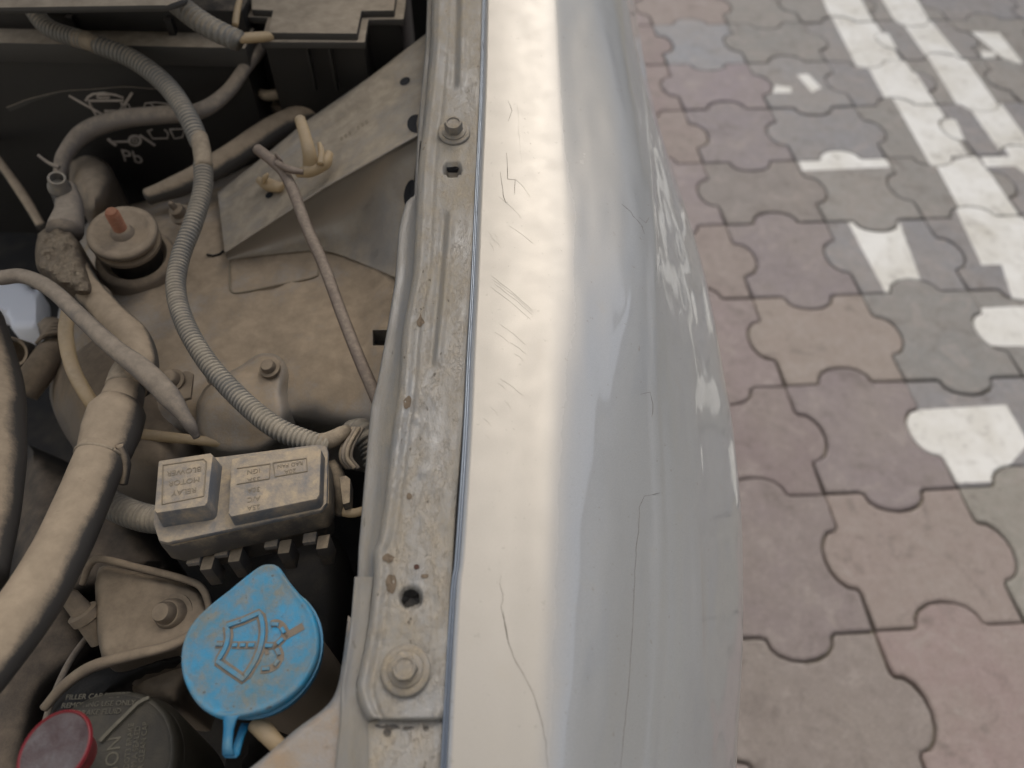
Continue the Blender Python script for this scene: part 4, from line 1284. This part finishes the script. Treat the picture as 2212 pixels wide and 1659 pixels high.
# round grey drum under the hoses and its rail
dr = blob('brake_drum_housing', [(112, 800), (140, 745), (200, 660), (300, 640), (400, 740), (430, 850), (442, 950), (425, 1030), (360, 1075), (270, 1060), (190, 1005), (135, 930), (108, 860)], lambda x, y: 0.785, 120, 0.075, M['drum'], None, step=12, skirt=0.05)
tag(dr, 'rounded grey metal housing beneath the hoses', 'housing')
single('cross_pipe', 'thin tan pipe crossing behind the relay box and thick hose', 'pipe', [(285, 935, .785, 12), (340, 942, .785, 12), (420, 950, .785, 11), (520, 960, .78, 11)], 'clip')
single('edge_pipe', 'dusty curved pipe in the dark below the open pipe end', 'pipe', [(50, 850, .74, 30), (85, 800, .745, 32), (110, 760, .745, 28), (140, 745, .74, 18)], 'metal')
# pale sheet added for the sunlit ground glimpsed at far left
ph_ = blob('sunlit_ground_patch', [(-60, 600), (40, 604), (70, 625), (86, 630), (84, 700), (78, 711), (30, 713), (20, 695), (5, 675), (-20, 668), (-60, 665)], lambda x, y: 0.70, 4, 0.004, M['pale'], None, step=10, skirt=0.02)
tag(ph_, 'pale sheet standing in for sunlit ground at the left edge', 'housing')

# relay box
rz = 0.845
rb = thing('relay_box', 'dusty relay box with two raised lids and moulded lettering', 'relay box', W(520, 1110, 0.80))
def rbp(pts, z): return [W(x, y, z) for x, y in pts]
plate('lid_base', rbp([(330, 1130), (345, 1010), (360, 996), (480, 985), (690, 958), (705, 962), (709, 975), (706, 1085), (694, 1102), (360, 1172), (342, 1168)], rz - 0.010), 0.004, M['relaylid'], rb, bev=0.0015)
plate('raised_lid', rbp([(342, 995), (455, 978), (460, 984), (448, 1085), (442, 1092), (338, 1108), (333, 1102)], rz + 0.004), 0.018, M['relaylid'], rb, bev=0.0014, taper=0.10)
plate('raised_lid', rbp([(500, 990), (685, 962), (694, 970), (690, 1068), (684, 1078), (498, 1116), (493, 1108)], rz), 0.012, M['relaylid'], rb, bev=0.0012, taper=0.02)
plate('box_body', rbp([(333, 1135), (345, 1030), (700, 990), (712, 1000), (711, 1085), (698, 1105), (372, 1180), (345, 1175)], rz - 0.015), 0.020, M['relay'], rb, bev=0.002)
plate('box_base', rbp([(380, 1150), (400, 1050), (690, 1000), (700, 1010), (705, 1100), (690, 1120), (400, 1185)], rz - 0.034), 0.03, M['relay'], rb, bev=0.002)
for i, (x, y) in enumerate([(418, 1205), (478, 1188), (585, 1170), (668, 1160)]):
    c = W(x, y, rz - 0.036)
    h = 14 * mpp(c)
    A = [c + Vector((-h, h * .6, 0)), c + Vector((h, h * 1.0, 0)), c + Vector((h * 1.05, -h * .7, 0)), c + Vector((-h * .9, -h * 1.0, 0))]
    plate('clip_tab', A, 0.004, M['relaylid'], rb, bev=0.0006)
    B = [c + Vector((h * 1.1, h * .5, -0.002)), c + Vector((h * 3.0, h * .9, -0.002)), c + Vector((h * 3.0, -h * 1.5, -0.002)), c + Vector((h * 1.2, -h * 1.8, -0.002))]
    plate('clip_socket', B, 0.022, M['relay'], rb, bev=0.001)
tube('clip_edge', T([(355, 1182, rz - .03, 3), (470, 1165, rz - .03, 3), (600, 1140, rz - .03, 3), (690, 1120, rz - .03, 3)]), M['relaylid'], rb, seg=8)
def rstroke(pts, z, parent=None, closed=False, wd=0.0007):
    P = [W(x, y, z) for x, y in pts]
    if closed: P.append(P[0])
    return ribbon('s', P, UPV, wd, M['emboss'], parent, h=0.0004)
joinmesh('moulded_frame', [rstroke([(352, 1005), (440, 992), (446, 998), (440, 1072), (350, 1090), (352, 1005)], rz + .0041)], rb)
joinmesh('moulded_frame', [rstroke([(590, 1000), (662, 990), (664, 1018), (594, 1030), (590, 1000)], rz + .0001), rstroke([(512, 1012), (584, 1002), (582, 1034), (512, 1046)], rz + .0001)], rb)
xd = W(440, 1000, rz) - W(352, 1013, rz)
yd = W(352, 1005, rz) - W(348, 1090, rz)
def rtext(s, x, y, size, z): text('moulded_letters', s, size * 0.82, W(x, y, z), -xd, -yd, M['emboss'], rb, lift=0.0001, ext=0.0002)
rtext('RELAY', 398, 1062, 0.0056, rz + .004)
rtext('MOTOR', 398, 1040, 0.0056, rz + .004)
rtext('BLOWER', 398, 1018, 0.0056, rz + .004)
rtext('20A', 627, 1018, 0.0048, rz); rtext('RAD FAN', 627, 1004, 0.0042, rz)
rtext('35A', 548, 1036, 0.0052, rz); rtext('IGN', 548, 1018, 0.0052, rz)
rtext('30A', 548, 1058, 0.0052, rz); rtext('A/C', 548, 1078, 0.0052, rz); rtext('25A', 548, 1096, 0.0052, rz)
tube('side_connector', T([(712, 1000, .818, 14), (730, 1030, .815, 16), (738, 1070, .81, 15), (735, 1110, .80, 13)]), M['relay'], rb, seg=12)
plate('side_clip', rbp([(732, 1030), (748, 1026), (757, 1034), (756, 1085), (740, 1090)], .825), 0.012, M['relay'], rb, bev=0.001)
tube('side_nozzle', T([(742, 1105, .815, 11), (765, 1108, .815, 10), (800, 1098, .815, 9)]), M['clip'], rb, seg=12)

# washer cap with strap and embossed symbol
def c3(x, y): return ((650 + x * .5087) / 1.8228, (2180 + y * .5087) / 1.8228)
wz = 0.835
NRM = Vector((0.02, -0.10, 1)).normalized()
wc0 = W(*c3(650, 700), wz)
def wcp(x, y, off=0.0):
    d = ray(*c3(x, y))
    t = ((wc0 - CAM).dot(NRM) + off) / d.dot(NRM)
    return CAM + d * t
cap = thing('washer_bottle', 'washer fluid bottle under a bright blue teardrop lid with windscreen symbol', 'washer bottle', wc0 - UPV * 0.05)
CO = [(835, 75), (885, 105), (945, 195), (1040, 312), (1130, 430), (1172, 540), (1190, 660), (1178, 780), (1135, 900), (1055, 1025), (945, 1125), (800, 1208), (650, 1250), (540, 1272), (440, 1275), (340, 1240), (240, 1160), (165, 1040), (125, 920), (117, 790), (140, 670), (190, 560), (265, 468), (375, 370), (500, 272), (620, 172), (715, 102), (775, 75)]
CS = smooth_line(CO + [CO[0]], 3)[:-1]
cc0 = sum((Vector(p) for p in CS), Vector((0, 0))) / len(CS)
cv, cf = [], []
prof = [(0.0, 0.0), (0.5, 0.0), (0.86, 0.0), (0.90, -0.0004), (0.935, 0.0002), (0.965, 0.0003), (0.985, -0.0003), (1.0, -0.0020), (1.0, -0.0060), (0.97, -0.0066)]
for s, h in prof[1:]:
    for p in CS:
        q = cc0 + (Vector(p) - cc0) * s
        cv.append(wcp(q.x, q.y) + NRM * h)
n = len(CS)
cv.append(wcp(cc0.x, cc0.y))
for a in range(len(prof) - 2):
    for i in range(n):
        j = (i + 1) % n
        cf.append((a * n + i, a * n + j, (a + 1) * n + j, (a + 1) * n + i))
for i in range(n): cf.append((len(cv) - 1, (i + 1) % n, i))
o = link('cap_top', cv, cf, M['bluecap'], cap)
recalc(o)
sk_c = wcp(690, 720)
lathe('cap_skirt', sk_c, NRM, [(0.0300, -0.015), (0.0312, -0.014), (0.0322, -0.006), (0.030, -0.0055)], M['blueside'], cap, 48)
lathe('filler_neck', sk_c, NRM, [(0.026, -0.12), (0.027, -0.014)], M['metal'], cap, 32)
def emb(pts, wd, h, mat='bluecap', off=0.0002, closed=False):
    P = [wcp(x, y, off) for x, y in pts]
    if closed: P.append(P[0])
    return ribbon('s', P, NRM, wd, M[mat], None, h=h)
e1 = smooth_line([(480, 560), (490, 640), (470, 730), (410, 835)], 5)
e2 = smooth_line([(735, 460), (758, 560), (750, 690), (700, 830), (610, 975)], 5)
outl_ = [(480, 560), (600, 520), (735, 460)] + e2[1:] + [(510, 905), (410, 835)] + e1[::-1][1:]
joinmesh('dirt_relief', [emb(outl_, 0.0056, 0.00022, 'bluedirt', 0.0001)], cap)
joinmesh('windscreen_symbol', [emb(outl_, 0.0024, 0.0012, 'bluecap')], cap)
dsh = []
dd_ = []
dots = [((395, 703), (450, 703)), ((525, 708), (560, 708)), ((583, 708), (625, 708)), ((648, 708), (692, 708)), ((778, 713), (835, 713)), ((870, 700), (915, 658)), ((925, 615), (905, 575)), ((880, 550), (825, 545)),
        ((868, 738), (885, 785)), ((880, 825), (850, 868)), ((810, 888), (755, 893))]
for a, b in dots:
    dsh.append(emb([a, b], 0.0020, 0.0011))
trail = [[(395, 703), (470, 703)], [(520, 708), (700, 708)], [(775, 713), (850, 710), (910, 660), (930, 610), (905, 560), (860, 535), (820, 545)], [(855, 712), (885, 760), (890, 810), (850, 870), (790, 895), (740, 900)], [(930, 640), (1000, 600), (1070, 560)], [(770, 760), (800, 750)]]
for tr in trail: dd_.append(emb(smooth_line(tr, 4) if len(tr) > 2 else tr, 0.0044, 0.0002, 'bluedirt', 0.0001))
joinmesh('dirt_relief', dd_, cap)
joinmesh('spray_symbol', dsh, cap)
# strap folded into a loop
def strap(name, line, wpx, mat):
    vs, fs = [], []
    for i, (x, y, z) in enumerate(line):
        c = W(*c3(x, y), z)
        k_ = mpp(c) * 0.279
        for sx_, sz in ((-1, 0), (1, 0), (1, -0.0022), (-1, -0.0022)):
            vs.append(c + Vector((sx_ * wpx[i] * k_ / 2, 0, sz)))
        if i:
            a, b = 4 * (i - 1), 4 * i
            for q in range(4): fs.append((a + q, a + (q + 1) % 4, b + (q + 1) % 4, b + q))
    fs += [(0, 1, 2, 3), (len(vs) - 1, len(vs) - 2, len(vs) - 3, len(vs) - 4)]
    return recalc(link(name, vs, fs, M[mat], cap))
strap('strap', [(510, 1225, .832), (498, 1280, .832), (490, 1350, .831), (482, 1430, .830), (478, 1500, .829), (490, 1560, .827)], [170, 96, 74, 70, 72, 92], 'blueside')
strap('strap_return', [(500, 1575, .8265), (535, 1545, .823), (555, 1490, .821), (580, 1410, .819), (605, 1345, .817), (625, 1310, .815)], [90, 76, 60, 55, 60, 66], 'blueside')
o = tube('strap_anchor', T([(548, 1562, .815, 17), (572, 1580, .815, 20), (600, 1610, .812, 18), (630, 1640, .80, 15)]), M['clip'], cap, seg=16)

# washer tank neck sheet behind the cap: light grey tank shoulder
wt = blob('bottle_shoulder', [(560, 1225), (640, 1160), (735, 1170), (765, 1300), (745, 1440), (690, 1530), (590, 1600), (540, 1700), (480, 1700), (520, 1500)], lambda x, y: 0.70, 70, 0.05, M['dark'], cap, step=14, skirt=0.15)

# engine mount casting lower left
cs = thing('mount_casting', 'dusty cast mount with a large hex bolt left of the blue cap', 'mount', W(330, 1330, 0.72))
blob('casting_plate', [(205, 1260), (222, 1222), (300, 1236), (400, 1262), (440, 1290), (452, 1345), (420, 1390), (340, 1410), (240, 1440), (215, 1400), (208, 1330)], lambda x, y: 0.781, 14, 0.006, M['metal'], cs, step=10, skirt=0.06)
tube('casting_rib', T([(178, 1262, .777, 7), (195, 1218, .785, 8), (220, 1208, .788, 8), (290, 1224, .788, 8), (400, 1252, .787, 8), (440, 1276, .786, 8), (457, 1340, .78, 7)]), M['metal'], cs, seg=12)
tube('casting_rib', T([(95, 1530, .772, 10), (140, 1480, .778, 12), (200, 1440, .782, 13), (290, 1415, .785, 13), (370, 1395, .785, 12), (430, 1360, .78, 10)]), M['metal'], cs, seg=12)
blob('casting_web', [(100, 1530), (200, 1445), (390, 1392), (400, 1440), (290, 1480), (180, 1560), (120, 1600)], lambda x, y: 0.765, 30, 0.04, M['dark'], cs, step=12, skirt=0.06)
c = W(375, 1328, .778)
lathe('mount_bolt', c, Vector((-.15, -.25, 1)), [(44 * mpp(c), -0.002), (44 * mpp(c), .001), (34 * mpp(c), .0015), (31 * mpp(c), .006), (27 * mpp(c), .0075), (24 * mpp(c), .0075), (22 * mpp(c), .012), (18 * mpp(c), .014), (8 * mpp(c), .0143)], M['metal'], cs, 30)
c = W(318, 1388, .776)
lathe('rivet', c, UPV, [(11 * mpp(c), -.002), (10 * mpp(c), .001), (5 * mpp(c), .0016)], M['metal'], cs, 16)
blob('lower_block', [(280, 1440), (420, 1390), (440, 1430), (400, 1500), (380, 1530), (290, 1500)], lambda x, y: 0.745, 40, 0.03, M['metal'], cs, step=12, skirt=0.06)
sn = thing('bleed_screw', 'dusty bleed screw standing between the thick hose and mount casting', 'screw', W(180, 1320, 0.76))
c = W(178, 1322, .775)
axs = (W(135, 1270, .79) - W(195, 1340, .77)).normalized()
lathe('screw_body', c, axs, [(30 * mpp(c), -0.020), (26 * mpp(c), -0.006), (32 * mpp(c), -0.005), (32 * mpp(c), 0.0), (22 * mpp(c), 0.001), (19 * mpp(c), .012), (11 * mpp(c), .016), (9 * mpp(c), .024), (5 * mpp(c), .026)], M['metal'], sn, 24)
single('thin_cable', 'thin dusty cable running down at the lower left', 'cable', [(200, 1360, .75, 6), (150, 1430, .755, 7), (110, 1520, .76, 7), (85, 1620, .765, 7), (75, 1700, .765, 7)], 'cable')
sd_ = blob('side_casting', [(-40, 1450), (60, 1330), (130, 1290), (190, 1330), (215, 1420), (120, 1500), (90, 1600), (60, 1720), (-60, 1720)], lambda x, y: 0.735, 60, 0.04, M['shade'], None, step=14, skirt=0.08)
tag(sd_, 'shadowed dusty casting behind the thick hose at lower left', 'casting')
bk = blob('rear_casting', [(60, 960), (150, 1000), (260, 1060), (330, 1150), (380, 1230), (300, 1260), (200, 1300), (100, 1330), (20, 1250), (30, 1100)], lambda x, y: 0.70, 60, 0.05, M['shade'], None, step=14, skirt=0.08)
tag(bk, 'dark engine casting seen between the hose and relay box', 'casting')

# reservoir with black lettered cap and red cap
rs = thing('fluid_reservoir', 'round black reservoir cap with moulded caution text', 'reservoir', W(230, 1640, 0.78))
rc_ = W(215, 1655, .80)
kk = mpp(rc_)
NR = Vector((0.06, 0.02, 1)).normalized()
lathe('black_cap', rc_, NR, [(158 * kk, -0.030), (160 * kk, -0.004), (154 * kk, 0.0), (146 * kk, 0.0008), (138 * kk, -0.0004), (60 * kk, 0.0), (10 * kk, 0.0)], M['resv'], rs, 64)
lathe('reservoir_body', rc_, NR, [(170 * kk, -0.10), (172 * kk, -0.02), (160 * kk, -0.012)], M['resv'], rs, 48)
def rcp(x, y, off=0.0):
    d = ray(x, y); t = ((rc_ - CAM).dot(NR) + off) / d.dot(NR)
    return CAM + d * t
def z2(x, y): return ((50 + x * .3165) / 1.8228, (2650 + y * .3165) / 1.8228)
ribbon('raised_rib', [rcp(*z2(x, y)) for x, y in [(1100, 860), (1250, 700), (1400, 555), (1560, 395), (1650, 340), (1710, 318)]], NR, 0.0022, M['text'], rs, h=0.0022)
tx = (rcp(*z2(1270, 880)) - rcp(*z2(1230, 1200)))
ty = -(rcp(*z2(1400, 1000)) - rcp(*z2(1200, 990)))
# word reads upwards along the rib side
text('moulded_letters', 'CAUTION', 0.0088, rcp(*z2(1215, 1330)), tx, ty, M['text'], rs, lift=0.0002)
for k_, s in enumerate(('USE ONLY DOT3 BRAKE', 'FLUID FROM A SEALED', 'CONTAINER CLEAN CAP')):
    text('moulded_letters', s, 0.0036, rcp(*z2(1420 + 90 * k_, 1150)), tx, ty, M['text'], rs, lift=0.0002)
tx2 = rcp(*z2(1250, 400)) - rcp(*z2(800, 420)); ty2 = rcp(*z2(1000, 300)) - rcp(*z2(1010, 500))
for k_, s in enumerate(('FILLER CAP BEFORE', 'REMOVING USE ONLY', 'BRAKE FLUID')):
    text('moulded_letters', s, 0.0036, rcp(*z2(1060 + 10 * k_, 290 + 100 * k_)), tx2, ty2, M['text'], rs, lift=0.0002)
rd = thing('red_cap', 'red bottle cap with a dusty dark top at the bottom left corner', 'cap', W(110, 1680, 0.80))
rdc = W(*z2(520, 950), .836)
RN = Vector((-0.16, 0.0, 1)).normalized()
kq = mpp(rdc)
lathe('cap_side', rdc, RN, [(48 * kq, -0.016), (60 * kq, -0.008), (75 * kq, -0.0025), (82 * kq, -0.0006), (80 * kq, 0.0006), (77 * kq, 0.0008), (75 * kq, 0.0001), (70 * kq, -0.0004)], M['red'], rd, 48)
lathe('cap_top', rdc, RN, [(74.5 * kq, 0.0001), (60 * kq, 0.0003), (30 * kq, -0.0006), (8 * kq, -0.0012)], M['redtop'], rd, 40)

single('hose_line', 'dusty straight hose in the dark beside the battery terminal', 'hose', [(-40, 300, .78, 9), (10, 365, .775, 10), (55, 430, .77, 11), (90, 490, .765, 10)], 'hose')
single('thin_cable', 'very thin wire looping from the terminal towards the battery corner', 'cable', [(82, 335, .84, 3.5), (105, 352, .835, 4), (128, 362, .832, 5)], 'cable')
single('loom_wire', 'dusty wire curling below the fuse box front', 'cable', [(548, 196, .82, 9), (575, 206, .825, 11), (610, 204, .825, 11), (635, 214, .82, 10), (640, 232, .81, 8)], 'tape')
single('thin_cable', 'pale wire standing behind the left corner of the fuse box', 'cable', [(520, -10, .91, 6), (512, 25, .905, 7), (508, 55, .90, 7)], 'clip')
lt = thing('engine_pipe_clamp', 'ribbed metal clamp in the dark under the pale sunlit ground sheet', 'clamp', W(110, 740, 0.74))
for q in range(4):
    tube('clamp_ring', T([(78 + q * 5, 742 - q * 7, .755, 4), (100 + q * 4, 722 - q * 7, .76, 5), (130, 716 - q * 7, .76, 4)]), M['metal'], lt, seg=8)
blob('clamp_body', [(80, 700), (100, 685), (130, 690), (140, 720), (120, 735), (90, 730)], lambda x, y: 0.752, 16, 0.012, M['metal'], lt, step=7, skirt=0.02)
# grey box tops at the very top left
ab = plate('air_box', [W(x, y, .935) for x, y in [(-60, -90), (430, -90), (400, -4), (360, 10), (-60, 16)]], 0.006, M['lid'], None, bev=0.003)
tag(ab, 'dusty grey air box edge at the top left corner', 'air box')
